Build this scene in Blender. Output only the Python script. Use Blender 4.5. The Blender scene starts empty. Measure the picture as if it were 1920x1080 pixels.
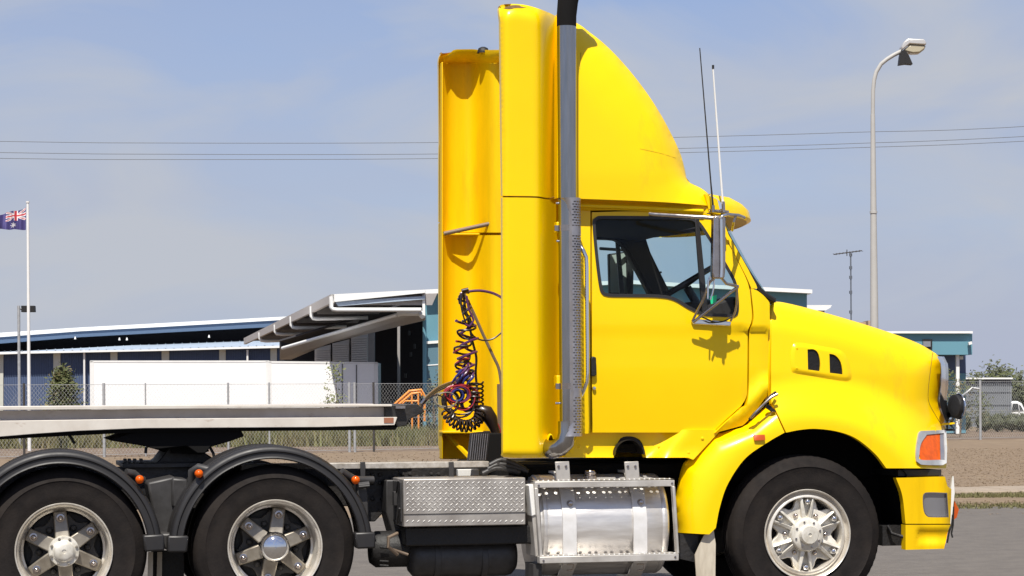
import bpy, math, random
from mathutils import Vector, Matrix
from mathutils.geometry import delaunay_2d_cdt
R_ = math.radians
random.seed(7)
sc = bpy.context.scene

# ---------------------------------------------------------------- camera
F = 4500.0            # focal length in photograph pixels (1920 wide)
PSI, ROLL, HY = R_(12.0), R_(0.4), 745.0
CAM = Vector((0, -15.23, 1.46))
fwd = Vector((math.sin(PSI), math.cos(PSI), 0))
rgt = Vector((math.cos(PSI), -math.sin(PSI), 0))
up = Vector((0, 0, 1))
CR = rgt * math.cos(ROLL) - up * math.sin(ROLL)
CU = up * math.cos(ROLL) + rgt * math.sin(ROLL)
cam_data = bpy.data.cameras.new('camera')
cam = bpy.data.objects.new('camera', cam_data)
sc.collection.objects.link(cam)
m = Matrix((CR, CU, -fwd)).transposed().to_4x4()
m.translation = CAM
cam.matrix_world = m
cam_data.sensor_width = 36
cam_data.lens = 36 * F / 1920
cam_data.shift_y = (HY - 540) / 1920
cam_data.clip_end = 3000
sc.camera = cam

# ---------------------------------------------------------------- light
SUN = Vector((-0.34, -1.0, 1.75)).normalized()     # towards the sun
sun_el = math.asin(SUN.z)
sun_az = math.atan2(SUN.x, SUN.y)
sd = bpy.data.lights.new('sun', 'SUN')
sd.energy = 4.75; sd.angle = R_(0.53); sd.color = (1.0, 0.95, 0.86)
so = bpy.data.objects.new('sun', sd); sc.collection.objects.link(so)
so.rotation_euler = (-SUN).to_track_quat('-Z', 'Y').to_euler()
so.location = (0, 0, 30)
w = bpy.data.worlds.new('World'); sc.world = w; w.use_nodes = True
nt = w.node_tree; nt.nodes.clear()
sky = nt.nodes.new('ShaderNodeTexSky'); sky.sky_type = 'NISHITA'; sky.sun_disc = False
sky.sun_elevation = sun_el; sky.sun_rotation = sun_az
sky.altitude = 200; sky.air_density = 1.0; sky.dust_density = 0.6; sky.ozone_density = 3.0
bg = nt.nodes.new('ShaderNodeBackground'); bg.inputs[1].default_value = 0.085
out = nt.nodes.new('ShaderNodeOutputWorld')
tc = nt.nodes.new('ShaderNodeTexCoord')
mp = nt.nodes.new('ShaderNodeMapping'); mp.inputs['Scale'].default_value = (2.2, 2.2, 10)
nz = nt.nodes.new('ShaderNodeTexNoise'); nz.inputs['Scale'].default_value = 1.6; nz.inputs['Detail'].default_value = 5
rp = nt.nodes.new('ShaderNodeMapRange')                    # thin high haze, in soft streaks
rp.inputs['From Min'].default_value = 0.35; rp.inputs['From Max'].default_value = 0.70
rp.inputs['To Min'].default_value = -0.08; rp.inputs['To Max'].default_value = 0.24
sx_ = nt.nodes.new('ShaderNodeSeparateXYZ')
hz = nt.nodes.new('ShaderNodeMapRange')                    # haze thickens towards the horizon all the way round
hz.inputs['From Min'].default_value = 0.0; hz.inputs['From Max'].default_value = 0.35
hz.inputs['To Min'].default_value = 0.84; hz.inputs['To Max'].default_value = 0.10
ad = nt.nodes.new('ShaderNodeMath'); ad.operation = 'ADD'; ad.use_clamp = True
tint = nt.nodes.new('ShaderNodeMix'); tint.data_type = 'RGBA'; tint.blend_type = 'MULTIPLY'
tint.inputs['Factor'].default_value = 1.0; tint.inputs[7].default_value = (0.80, 0.84, 1.04, 1)
mx = nt.nodes.new('ShaderNodeMix'); mx.data_type = 'RGBA'; mx.inputs[7].default_value = (3.80, 4.15, 5.2, 1)
L = nt.links.new
L(tc.outputs['Generated'], mp.inputs['Vector']); L(mp.outputs[0], nz.inputs['Vector'])
L(nz.outputs['Fac'], rp.inputs['Value'])
L(tc.outputs['Generated'], sx_.inputs[0]); L(sx_.outputs['Z'], hz.inputs['Value']); L(hz.outputs[0], ad.inputs[0]); L(rp.outputs[0], ad.inputs[1])
L(sky.outputs[0], tint.inputs[6]); L(tint.outputs[2], mx.inputs[6]); L(ad.outputs[0], mx.inputs[0])
mp2 = nt.nodes.new('ShaderNodeMapping'); mp2.inputs['Scale'].default_value = (4.5, 4.5, 13); mp2.inputs['Location'].default_value = (1.3, .4, 2.1)
nz2 = nt.nodes.new('ShaderNodeTexNoise'); nz2.inputs['Scale'].default_value = 1.5; nz2.inputs['Detail'].default_value = 7; nz2.inputs['Roughness'].default_value = .5; nz2.inputs['Distortion'].default_value = .6
rp2 = nt.nodes.new('ShaderNodeMapRange'); rp2.inputs['From Min'].default_value = .43; rp2.inputs['From Max'].default_value = .64; rp2.inputs['To Max'].default_value = .95
mx2 = nt.nodes.new('ShaderNodeMix'); mx2.data_type = 'RGBA'; mx2.inputs[7].default_value = (4.45, 4.70, 5.25, 1)      # thin grey-white cirrus
L(tc.outputs['Generated'], mp2.inputs[0]); L(mp2.outputs[0], nz2.inputs['Vector']); L(nz2.outputs['Fac'], rp2.inputs['Value']); L(rp2.outputs[0], mx2.inputs[0]); L(mx.outputs[2], mx2.inputs[6])
L(mx2.outputs[2], bg.inputs[0]); L(bg.outputs[0], out.inputs[0])
sc.view_settings.view_transform = 'Standard'; sc.view_settings.look = 'None'
sc.view_settings.gamma = 1.0; sc.view_settings.exposure = 0.45
sc.cycles.max_bounces = 6; sc.cycles.transparent_max_bounces = 16
sc.cycles.use_denoising = True
sc.cycles.sample_clamp_indirect = 6

# ---------------------------------------------------------------- photo pixel -> world
K = F / 5160.0
def ray(px, py):
    return fwd + CR * ((px - 960) / F) + CU * ((HY - py) / F)
def P(px, py, y):                    # on the plane y = const (the truck's own side planes)
    d = ray(px, py); return CAM + d * ((y - CAM.y) / d.y)
def W(px, py, D):                    # at a distance along the view
    return CAM + ray(px, py) * (D * K)
def G(px, D, z=0.0):                 # on the ground
    p = W(px, HY, D); return Vector((p.x, p.y, z))
def gy(px, D): return HY - (px - 960) * math.tan(ROLL) + 7482 / 1.0069 / D   # picture row of the ground
WY = 2.4                             # truck width; far side is y -> WY - y
def mir(v): return Vector((v.x, WY - v.y, v.z))

# ---------------------------------------------------------------- materials
M = {}
def mat(name, col, rough=0.5, metal=0.0, var=0.0, vscale=8.0, bump=0.0, bscale=60.0, coat=0.0, col2=None, spec=0.5, stretch=None, rvar=0.0, detail=6, crough=0.05):
    m = bpy.data.materials.new(name); m.use_nodes = True
    n = m.node_tree; b = n.nodes['Principled BSDF']
    b.inputs['Base Color'].default_value = (*col, 1); b.inputs['Roughness'].default_value = rough
    b.inputs['Metallic'].default_value = metal; b.inputs['Coat Weight'].default_value = coat
    b.inputs['Coat Roughness'].default_value = crough; b.inputs['Specular IOR Level'].default_value = spec
    if var or bump or col2 or rvar:
        t = n.nodes.new('ShaderNodeTexCoord'); mp = n.nodes.new('ShaderNodeMapping')
        n.links.new(t.outputs['Object'], mp.inputs['Vector'])
        if stretch: mp.inputs['Scale'].default_value = stretch
        if var or col2 or rvar:
            z = n.nodes.new('ShaderNodeTexNoise'); z.inputs['Scale'].default_value = vscale
            z.inputs['Detail'].default_value = detail; z.inputs['Roughness'].default_value = 0.6
            n.links.new(mp.outputs[0], z.inputs['Vector'])
            r = n.nodes.new('ShaderNodeValToRGB'); n.links.new(z.outputs['Fac'], r.inputs[0])
            c2 = col2 or tuple(c * (1 - var) for c in col)
            c1 = col if col2 else tuple(min(1, c * (1 + var * 0.5)) for c in col)
            r.color_ramp.elements[0].position = 0.32; r.color_ramp.elements[1].position = 0.68
            r.color_ramp.elements[0].color = (*c2, 1); r.color_ramp.elements[1].color = (*c1, 1)
            n.links.new(r.outputs[0], b.inputs['Base Color'])
            if rvar:
                q = n.nodes.new('ShaderNodeMapRange'); n.links.new(z.outputs['Fac'], q.inputs['Value'])
                q.inputs['From Min'].default_value = .3; q.inputs['From Max'].default_value = .7
                q.inputs['To Min'].default_value = max(0, rough - rvar); q.inputs['To Max'].default_value = min(1, rough + rvar)
                n.links.new(q.outputs[0], b.inputs['Roughness'])
        if bump:
            z2 = n.nodes.new('ShaderNodeTexNoise'); z2.inputs['Scale'].default_value = bscale; z2.inputs['Detail'].default_value = 4
            n.links.new(mp.outputs[0], z2.inputs['Vector'])
            bp = n.nodes.new('ShaderNodeBump'); bp.inputs['Strength'].default_value = bump; bp.inputs['Distance'].default_value = 0.02
            n.links.new(z2.outputs['Fac'], bp.inputs['Height']); n.links.new(bp.outputs[0], b.inputs['Normal'])
    M[name] = m
    return m
def grime(name, dirt, scale, lo, hi, stretch=(1, 1, 1)):      # a second, patchy layer of dirt over a material
    m = M[name]; n = m.node_tree; b = n.nodes['Principled BSDF']
    t = n.nodes.new('ShaderNodeTexCoord'); mp = n.nodes.new('ShaderNodeMapping'); mp.inputs['Scale'].default_value = stretch
    z = n.nodes.new('ShaderNodeTexNoise'); z.inputs['Scale'].default_value = scale; z.inputs['Detail'].default_value = 8; z.inputs['Roughness'].default_value = .7
    r = n.nodes.new('ShaderNodeMapRange'); r.inputs['From Min'].default_value = lo; r.inputs['From Max'].default_value = hi
    x = n.nodes.new('ShaderNodeMix'); x.data_type = 'RGBA'; x.inputs[7].default_value = (*dirt, 1)
    n.links.new(t.outputs['Object'], mp.inputs[0]); n.links.new(mp.outputs[0], z.inputs['Vector']); n.links.new(z.outputs['Fac'], r.inputs['Value'])
    n.links.new(r.outputs[0], x.inputs[0])
    if b.inputs['Base Color'].links: n.links.new(b.inputs['Base Color'].links[0].from_socket, x.inputs[6])
    else: x.inputs[6].default_value = b.inputs['Base Color'].default_value
    n.links.new(x.outputs[2], b.inputs['Base Color'])

mat('yellow', (0.87, 0.572, 0.0), 0.30, var=0.04, vscale=1.3, coat=0.22, crough=0.07, bump=0.012, bscale=3, spec=.22)
grime('yellow', (0.52, 0.33, 0.02), 3.0, 0.60, 0.95, (1, 1, 0.4))
mat('seam_dark', (0.20, 0.10, 0.01), 0.6)
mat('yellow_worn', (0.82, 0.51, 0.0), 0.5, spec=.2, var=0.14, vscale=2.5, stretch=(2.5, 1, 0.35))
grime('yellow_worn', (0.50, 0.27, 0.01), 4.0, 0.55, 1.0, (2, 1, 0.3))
mat('black', (0.008, 0.007, 0.007), 0.6, var=0.4, vscale=6, bump=.2)
mat('chassis', (0.012, 0.012, 0.014), 0.5, col2=(0.022, 0.019, 0.017), vscale=9, bump=.3, bscale=30)
mat('grey_part', (0.042, 0.040, 0.040), 0.5, col2=(0.024, 0.022, 0.021), vscale=12)
mat('interior', (0.016, 0.014, 0.013), 0.8, var=.3)
mat('plastic', (0.010, 0.0095, 0.011), 0.48, col2=(0.022, 0.020, 0.019), vscale=7, rvar=.08)
mat('rubber', (0.010, 0.0085, 0.0085), 0.8, spec=.16, col2=(0.017, 0.014, 0.013), vscale=7, bump=.12, bscale=90, rvar=.1)
grime('rubber', (0.030, 0.023, 0.019), 4.0, 0.45, 0.95)
mat('chrome', (0.75, 0.75, 0.76), 0.09, 1.0, rvar=.05, vscale=10)
mat('old_chrome', (0.52, 0.48, 0.46), 0.22, 1.0, rvar=.08, vscale=14, col2=(.38, .33, .30))
mat('stack_metal', (0.40, 0.39, 0.39), 0.16, 1.0, col2=(.30, .29, .28), vscale=5, stretch=(6, 6, .6), rvar=.07)
mat('shield_metal', (0.50, 0.48, 0.49), 0.40, .9, col2=(.38, .36, .37), vscale=9)
mat('alloy', (0.80, 0.76, 0.68), 0.34, 0.5, col2=(.60, .54, .46), vscale=9, rvar=.12, bump=.05)
mat('alloy_dull', (0.34, 0.31, 0.26), 0.45, 0.5, col2=(.23, .20, .16), vscale=12, rvar=.1)
mat('alloy_white', (0.82, 0.79, 0.72), 0.40, 0.25, col2=(.5, .46, .38), vscale=14, rvar=.1)
mat('brake_grey', (0.055, 0.052, 0.050), 0.6, col2=(.03, .028, .026), vscale=16)
mat('tank_alu', (0.74, 0.72, 0.70), 0.38, .62, col2=(.60, .57, .54), vscale=6, stretch=(.6, 4, 4), rvar=.1, bump=.03, bscale=8)
mat('plate_alu', (0.58, 0.55, 0.51), 0.42, 0.45, col2=(.44, .41, .37), vscale=8, rvar=.1)
mat('lug_alu', (0.72, 0.70, 0.66), 0.35, 0.5, rvar=.1, vscale=30)
mat('deck_alu', (0.50, 0.47, 0.43), 0.55, 0.3, col2=(.26, .23, .19), vscale=18)
mat('orange_lens', (0.66, 0.095, 0.0), 0.3, coat=.15, spec=.2, var=.25, vscale=25)
mat('red_lens', (0.50, 0.075, 0.003), 0.3, coat=.2)
mat('strap_alu', (0.72, 0.70, 0.68), 0.4, .3, col2=(.60, .58, .55), vscale=9)
mat('clear_lens', (0.30, 0.30, 0.32), 0.10, 0.6, coat=.8)
mat('white_paint', (0.74, 0.73, 0.71), 0.5, var=.06, vscale=2)
mat('cream_flap', (0.62, 0.56, 0.45), 0.6, col2=(.38, .32, .24), vscale=7, stretch=(2, 2, .5))
mat('trailer_grey', (0.58, 0.55, 0.54), 0.55, col2=(.46, .42, .40), vscale=4)
grime('trailer_grey', (0.22, 0.13, 0.07), 6.0, 0.58, 0.85, (1, 1, 3))
mat('trailer_pale', (0.64, 0.60, 0.54), 0.5, col2=(.52, .47, .41), vscale=5)
grime('trailer_pale', (0.25, 0.13, 0.06), 7.0, 0.60, 0.80, (1, 1, 3))
mat('rust_plate', (0.33, 0.13, 0.07), 0.6, var=.3)
mat('hose_red', (0.30, 0.025, 0.035), 0.3, coat=.3)
mat('hose_blue', (0.02, 0.03, 0.16), 0.3, coat=.3)
mat('hose_purple', (0.085, 0.022, 0.09), 0.3, coat=.3)
mat('hose_black', (0.02, 0.012, 0.010), 0.35, coat=.3)
mat('hose_grey', (0.20, 0.18, 0.14), 0.5)
mat('rod_brown', (0.24, 0.18, 0.13), 0.45, 0.4)
mat('asphalt', (0.136, 0.119, 0.102), 0.9, col2=(.100, .087, .076), vscale=4, bump=.5, bscale=60, detail=10)
grime('asphalt', (0.20, 0.18, 0.15), 30.0, 0.54, 0.8)
mat('dirt', (0.165, 0.115, 0.078), 0.95, col2=(.110, .077, .053), vscale=0.9, bump=.6, bscale=9, detail=12)
grime('dirt', (0.28, 0.215, 0.14), 2.2, 0.50, 0.72, (1, .4, 1))
mat('verge', (0.225, 0.160, 0.098), 0.95, col2=(.150, .106, .066), vscale=3, bump=.5, bscale=9, detail=12)
grime('verge', (0.26, 0.205, 0.135), 0.8, 0.56, 0.75, (1, .3, 1))
mat('concrete', (0.33, 0.265, 0.20), 0.9, col2=(.25, .20, .15), vscale=3, bump=.4, bscale=40)
mat('dry_grass', (0.23, 0.165, 0.10), 0.85, col2=(.17, .12, .075), vscale=2)
mat('weeds', (0.115, 0.125, 0.038), 0.8, col2=(.16, .13, .06), vscale=.6)
mat('leaf_olive', (0.095, 0.105, 0.028), 0.7, col2=(.050, .062, .016), vscale=3)
mat('leaf_rust', (0.15, 0.13, 0.04), 0.7, col2=(.085, .062, .03), vscale=3)
mat('leaf_pale', (0.17, 0.185, 0.050), 0.7, col2=(.12, .13, .045), vscale=4)
mat('leaf_dark', (0.100, 0.110, 0.055), 0.7, col2=(.045, .050, .028), vscale=3)
mat('bark', (0.16, 0.12, 0.085), 0.9, var=.3)
mat('teal_wall', (0.115, 0.27, 0.34), 0.6, var=.04, vscale=.5)
mat('teal_dark', (0.10, 0.19, 0.24), 0.6, var=.06, vscale=.5)
mat('navy_wall', (0.075, 0.110, 0.205), 0.6, var=.05, vscale=.6)
mat('navy_fascia', (0.085, 0.135, 0.22), 0.5, var=.05)
mat('cream_wall', (0.50, 0.50, 0.44), 0.7, var=.05)
mat('roof_white', (0.80, 0.80, 0.78), 0.5, var=.03)
mat('roof_metal', (0.42, 0.50, 0.60), 0.45, 0.2, var=.08)
mat('recess_shade', (0.016, 0.015, 0.020), 0.8)  # near black: shade under eaves and in the entrance put into the colour
mat('grey_wall', (0.52, 0.48, 0.44), 0.7, var=.05)
mat('soffit', (0.32, 0.30, 0.29), 0.7, var=.08)
mat('canopy_shade', (0.05, 0.048, 0.055), 0.8)  # dark underside colour with the canopy's shade painted in
mat('box_alu', (0.46, 0.43, 0.39), 0.4, 0.5, col2=(.33, .30, .27), vscale=7, rvar=.1)
mat('louvre', (0.80, 0.76, 0.74), 0.6)
mat('shed_grey', (0.20, 0.215, 0.24), 0.6, var=.1, vscale=3)
mat('container_white', (0.84, 0.83, 0.82), 0.45, var=.03)
mat('galv', (0.44, 0.45, 0.46), 0.5, 0.35, col2=(.34, .34, .34), vscale=12)
mat('pole_paint', (0.42, 0.41, 0.39), 0.6, var=.07, vscale=2)
mat('dark_post', (0.045, 0.040, 0.038), 0.7)
mat('orange_paint', (0.78, 0.27, 0.03), 0.4)
mat('brick_tan', (0.42, 0.30, 0.22), 0.8, var=.2)
mat('fence_wire', (0.48, 0.48, 0.47), 0.5)
mat('soot', (0.16, 0.085, 0.02), 0.7, var=.5, vscale=30)
mat('inner_skin', (0.012, 0.010, 0.009), 0.85)
mat('wire', (0.09, 0.10, 0.12), 0.6)
mat('car_white', (0.78, 0.78, 0.77), 0.25, coat=.6)
mat('car_glass', (0.03, 0.035, 0.04), 0.08, coat=.5)
mat('flag_navy', (0.055, 0.045, 0.17), 0.7)
mat('flag_red', (0.55, 0.045, 0.06), 0.7)
mat('flag_white', (0.74, 0.72, 0.72), 0.7)
mat('green_sticker', (0.02, 0.55, 0.25), 0.4)
mat('lamp_glass', (0.42, 0.37, 0.26), 0.25, coat=.4)
mat('lamp_metal', (0.62, 0.60, 0.57), 0.35, 0.5)
mat('matt_black', (0.006, 0.0055, 0.0055), 0.9, spec=.2)
def glass_mat(name, tintc, refl):
    m = bpy.data.materials.new(name); m.use_nodes = True; n = m.node_tree; n.nodes.clear()
    o = n.nodes.new('ShaderNodeOutputMaterial'); a = n.nodes.new('ShaderNodeBsdfTransparent'); g = n.nodes.new('ShaderNodeBsdfGlossy')
    a.inputs[0].default_value = (*tintc, 1); g.inputs['Roughness'].default_value = .02
    f = n.nodes.new('ShaderNodeFresnel'); f.inputs[0].default_value = 1.45
    q = n.nodes.new('ShaderNodeMath'); q.operation = 'MULTIPLY'; q.inputs[1].default_value = refl
    x = n.nodes.new('ShaderNodeMixShader')
    n.links.new(f.outputs[0], q.inputs[0]); n.links.new(q.outputs[0], x.inputs[0]); n.links.new(a.outputs[0], x.inputs[1]); n.links.new(g.outputs[0], x.inputs[2])
    n.links.new(x.outputs[0], o.inputs[0]); M[name] = m
glass_mat('glass', (0.66, 0.84, 0.86), 0.5)
glass_mat('glass_clear', (0.94, 0.96, 0.97), 0.5)

# ---------------------------------------------------------------- mesh tools
ORG = {}
def tag(o, label=None, cat=None, group=None, kind=None):
    if label: o['label'] = label
    if cat: o['category'] = cat
    if group: o['group'] = group
    if kind: o['kind'] = kind
    return o
def empty(name, loc, label=None, cat=None, group=None, parent=None):
    o = bpy.data.objects.new(name, None); sc.collection.objects.link(o); o.empty_display_size = .2
    loc = Vector(loc); o.location = loc; ORG[o] = loc.copy()
    if parent: o.parent = parent; o.location = loc - ORG[parent]
    return tag(o, label, cat, group)
SEPARATE = set('air_coupling axle brake_chamber deck_clip door_trim entrance_column latch_rubber mirror_arm panel_joint release_handle strand wall_trim fairing_seam kerb_slab'.split())
class MB:
    def islands(s):
        p = list(range(len(s.v)))
        def f(x):
            while p[x] != x: p[x] = p[p[x]]; x = p[x]
            return x
        for fc in s.f:
            for i in fc[1:]: p[f(i)] = f(fc[0])
        g = {}
        for i in range(len(s.v)): g.setdefault(f(i), []).append(i)
        ks = list(g); bb = {k: [min(s.v[i][c] for i in g[k]) - .004 for c in range(3)] + [max(s.v[i][c] for i in g[k]) + .004 for c in range(3)] for k in ks}
        q = {k: k for k in ks}
        def h(x):
            while q[x] != x: x = q[x]
            return x
        for n, a in enumerate(ks):
            for b in ks[:n]:
                if all(bb[a][c] < bb[b][c + 3] and bb[b][c] < bb[a][c + 3] for c in range(3)): q[h(a)] = h(b)
        out = {}
        for k in ks: out.setdefault(h(k), set()).update(g[k])
        res = []
        for st in out.values():
            m_ = MB(); idx = {i: n for n, i in enumerate(sorted(st))}; m_.v = [s.v[i] for i in sorted(st)]
            for fc, sm_ in zip(s.f, s.sm):
                if fc[0] in st: m_.f.append(tuple(idx[i] for i in fc)); m_.sm.append(sm_)
            res.append(m_)
        return res
    def __init__(s): s.v = []; s.f = []; s.sm = []; s.far = None
    def add(s, vs, fs, smooth=False):
        b = len(s.v); s.v += [Vector(v) for v in vs]
        for f in fs: s.f.append(tuple(b + i for i in f)); s.sm.append(smooth)
        return s
    def ext(s, pts, vec, smooth=False, caps=True):           # polygon pts3d pushed along vec
        n = len(pts); vec = Vector(vec); pts = [Vector(p) for p in pts]
        nrm = Vector((0, 0, 0))
        for i in range(n): nrm += pts[i].cross(pts[(i + 1) % n])
        if nrm.dot(vec) > 0: pts = pts[::-1]
        s.add(pts + [p + vec for p in pts],
              ([tuple(range(n)), tuple(range(2 * n - 1, n - 1, -1))] if caps else []) + [(i, i + n, (i + 1) % n + n, (i + 1) % n) for i in range(n)], smooth)
        return s
    def box(s, a, b):
        x0, x1 = sorted((a[0], b[0])); y0, y1 = sorted((a[1], b[1])); z0, z1 = sorted((a[2], b[2]))
        return s.ext([(x0, y0, z0), (x1, y0, z0), (x1, y0, z1), (x0, y0, z1)], (0, y1 - y0, 0))
    def pbox(s, px0, px1, py0, py1, y0, y1):                 # box whose front face covers the given picture rectangle
        a = P(px0, py1, y0); b = P(px1, py0, y0); mx_ = (px0 + px1) / 2; a.z = P(mx_, py1, y0).z; b.z = P(mx_, py0, y0).z
        return s.box((a.x, y0, a.z), (b.x, y1, b.z))
    def pprism(s, poly, y0, y1):
        return s.ext([P(x, y, y0) for x, y in poly], (0, y1 - y0, 0))
    def tube(s, pts, r, n=8, cap=True):
        pts = [Vector(p) for p in pts]; k = len(pts); rr = r if isinstance(r, (list, tuple)) else [r] * k
        t0 = (pts[1] - pts[0]).normalized(); a = t0.orthogonal().normalized(); vs = []
        for i, p in enumerate(pts):
            t = (pts[min(i + 1, k - 1)] - pts[max(i - 1, 0)])
            t = t.normalized() if t.length > 1e-9 else t0
            a = (a - t * a.dot(t)); a = a.normalized() if a.length > 1e-6 else t.orthogonal().normalized()
            b = t.cross(a)
            vs += [p + (a * math.cos(q) + b * math.sin(q)) * rr[i] for q in (2 * math.pi * j / n for j in range(n))]
        fs = [(i * n + j, i * n + (j + 1) % n, (i + 1) * n + (j + 1) % n, (i + 1) * n + j) for i in range(k - 1) for j in range(n)]
        s.add(vs, fs, True)
        if cap: s.add(vs[:n], [tuple(range(n - 1, -1, -1))]); s.add(vs[-n:], [tuple(range(n))])
        return s
    def rev(s, prof, c, n=64, axis='y', a0=0, a1=2 * math.pi, smooth=True, rmod=None):   # profile (r, along)
        c = Vector(c); full = abs(a1 - a0 - 2 * math.pi) < 1e-6; k = n if full else n + 1; vs = []
        for i in range(k):
            q = a0 + (a1 - a0) * i / n
            for j, (r, h) in enumerate(prof):
                if rmod: r = rmod(i, j, r)
                if axis == 'y': vs.append(c + Vector((math.cos(q) * r, h, math.sin(q) * r)))
                elif axis == 'z': vs.append(c + Vector((math.cos(q) * r, math.sin(q) * r, h)))
                else: vs.append(c + Vector((h, math.cos(q) * r, math.sin(q) * r)))
        mlen = len(prof)
        fs = []
        for i in range(n):
            i2 = (i + 1) % k
            for j in range(mlen - 1): fs.append((i * mlen + j, i * mlen + j + 1, i2 * mlen + j + 1, i2 * mlen + j))
        s.add(vs, fs, smooth); return s
    def build(s, name, material, parent=None, bevel=0, sharp=35, seg=2):
        if name in SEPARATE:
            pcs = s.islands()
            if len(pcs) > 1:
                for q in pcs:
                    q.done = True; o = q.build(name, material, parent, bevel, sharp, seg)
                return o
        if s.far: s.far.build(name, material, parent, bevel, sharp, seg)
        me = bpy.data.meshes.new(name)
        lo = Vector((min(v.x for v in s.v), min(v.y for v in s.v), min(v.z for v in s.v)))
        hi = Vector((max(v.x for v in s.v), max(v.y for v in s.v), max(v.z for v in s.v)))
        o0 = Vector(((lo.x + hi.x) / 2, (lo.y + hi.y) / 2, lo.z))
        me.from_pydata([v - o0 for v in s.v], [], s.f)
        me.polygons.foreach_set('use_smooth', s.sm)
        me.materials.append(M[material]); me.validate(); me.update(); me.set_sharp_from_angle(angle=R_(46))
        o = bpy.data.objects.new(name, me); sc.collection.objects.link(o)
        ORG[o] = o0
        if parent: o.parent = parent; o.location = o0 - ORG[parent]
        else: o.location = o0
        if bevel:
            b = o.modifiers.new('bevel', 'BEVEL'); b.width = bevel; b.segments = seg; b.limit_method = 'ANGLE'; b.angle_limit = R_(40)
            b.harden_normals = False
        return o
def catmull(pts, step):
    out = []
    for i in range(len(pts) - 1):
        p1, p2 = pts[i], pts[i + 1]; p0 = pts[i - 1] if i else tuple(2 * a - b for a, b in zip(p1, p2)); p3 = pts[i + 2] if i + 2 < len(pts) else tuple(2 * b - a for a, b in zip(p1, p2))
        n = max(1, int(math.dist(p1, p2) / step))
        for k in range(n):
            t = k / n
            out.append(tuple(.5 * ((2 * b) + (-a + c) * t + (2 * a - 5 * b + 4 * c - d) * t * t + (-a + 3 * b - 3 * c + d) * t ** 3) for a, b, c, d in zip(p0, p1, p2, p3)))
    out.append(tuple(pts[-1])); return out
def outline(pts, step=6):            # closed loop; a third entry marks a corner
    cs = [i for i, p in enumerate(pts) if len(p) > 2]; q = [p[:2] for p in pts]
    if not cs:
        e = [q[-1]] + q + q[:2]; out = []
        for i in range(len(q)):
            p0, p1, p2, p3 = e[i:i + 4]; n = max(1, int(math.dist(p1, p2) / step))
            for k in range(n):
                t = k / n
                out.append(tuple(.5 * ((2 * b) + (-a + c) * t + (2 * a - 5 * b + 4 * c - d) * t * t + (-a + 3 * b - 3 * c + d) * t ** 3) for a, b, c, d in zip(p0, p1, p2, p3)))
        return out
    out = []
    for a, b in zip(cs, cs[1:] + [cs[0] + len(q)]):
        out += catmull([q[i % len(q)] for i in range(a, b + 1)], step)[:-1]
    return out
def inside(p, poly):
    x, y = p; c = False; j = len(poly) - 1
    for i in range(len(poly)):
        xi, yi = poly[i]; xj, yj = poly[j]
        if (yi > y) != (yj > y) and x < (xj - xi) * (y - yi) / (yj - yi) + xi: c = not c
        j = i
    return c
def segdist(p, line):
    best = 1e9
    for (ax, ay), (bx, by) in zip(line, line[1:]):
        dx, dy = bx - ax, by - ay; t = ((p[0] - ax) * dx + (p[1] - ay) * dy) / (dx * dx + dy * dy + 1e-12); t = max(0, min(1, t))
        best = min(best, math.hypot(p[0] - ax - t * dx, p[1] - ay - t * dy))
    return best
def sheet2d(loop, holes, sp):
    vs = list(loop); ed = [(i, (i + 1) % len(loop)) for i in range(len(loop))]
    for h in holes:
        b = len(vs); vs += h; ed += [(b + i, b + (i + 1) % len(h)) for i in range(len(h))]
    if sp:
        x0 = min(p[0] for p in loop); x1 = max(p[0] for p in loop); y0 = min(p[1] for p in loop); y1 = max(p[1] for p in loop)
        closed = [l + [l[0]] for l in [loop] + holes]; y = y0 + sp * .5; r = 0
        while y < y1:
            x = x0 + sp * (.25 + .5 * (r % 2))
            while x < x1:
                if inside((x, y), loop) and not any(inside((x, y), h) for h in holes) and all(segdist((x, y), c) > sp * .45 for c in closed): vs.append((x, y))
                x += sp
            y += sp * .87; r += 1
    ov, oe, of, a, b, c = delaunay_2d_cdt([Vector(v) for v in vs], ed, [], 0, 1e-6)
    fs = []
    for f in of:
        cx = sum(ov[i].x for i in f) / len(f); cy = sum(ov[i].y for i in f) / len(f)
        if inside((cx, cy), loop) and not any(inside((cx, cy), h) for h in holes): fs.append(tuple(f))
    return [(v.x, v.y) for v in ov], fs
def relief(mb, loop, y0, yf=None, holes=(), sp=10, t=.03, mirror=False, back=False, step=6, flat=False, join=False):
    """a body panel: outline in picture pixels on the plane y0, pushed out or in by yf(px, py) metres, with rims t deep"""
    lp = loop if flat else outline(loop, step); hs = [h if flat else outline(h, step) for h in holes]
    vs, fs = sheet2d(lp, hs, sp); yy = (lambda x, y: y0 + (yf(x, y) if yf else 0))
    p3 = [P(x, y, yy(x, y)) for x, y in vs]
    def fix(tri, pts):
        n = (pts[tri[1]] - pts[tri[0]]).cross(pts[tri[2]] - pts[tri[0]]); return tri if n.y < 0 else tri[::-1]
    fs = [fix(f, p3) for f in fs]
    near = mb
    for side in ((0, 1) if mirror else (0,)):
        if side and not join:
            near.far = near.far or MB(); mb = near.far
        pts = [mir(p) for p in p3] if side else p3; s = -1 if side else 1
        mb.add(pts, [f[::-1] for f in fs] if side else fs, True)
        if t:
            for l, isout in [(lp, True)] + [(h, False) for h in hs]:
                a = [P(x, y, yy(x, y)) for x, y in l]
                if side: a = [mir(p) for p in a]
                b = [p + Vector((0, t * s, 0)) for p in a]; n = len(a)
                mb.add(a + b, [(i, (i + 1) % n, n + (i + 1) % n, n + i) for i in range(n)])
        if back:
            mb.add([p + Vector((0, t * s, 0)) for p in pts], fs if side else [f[::-1] for f in fs], True)
    return lp
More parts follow.
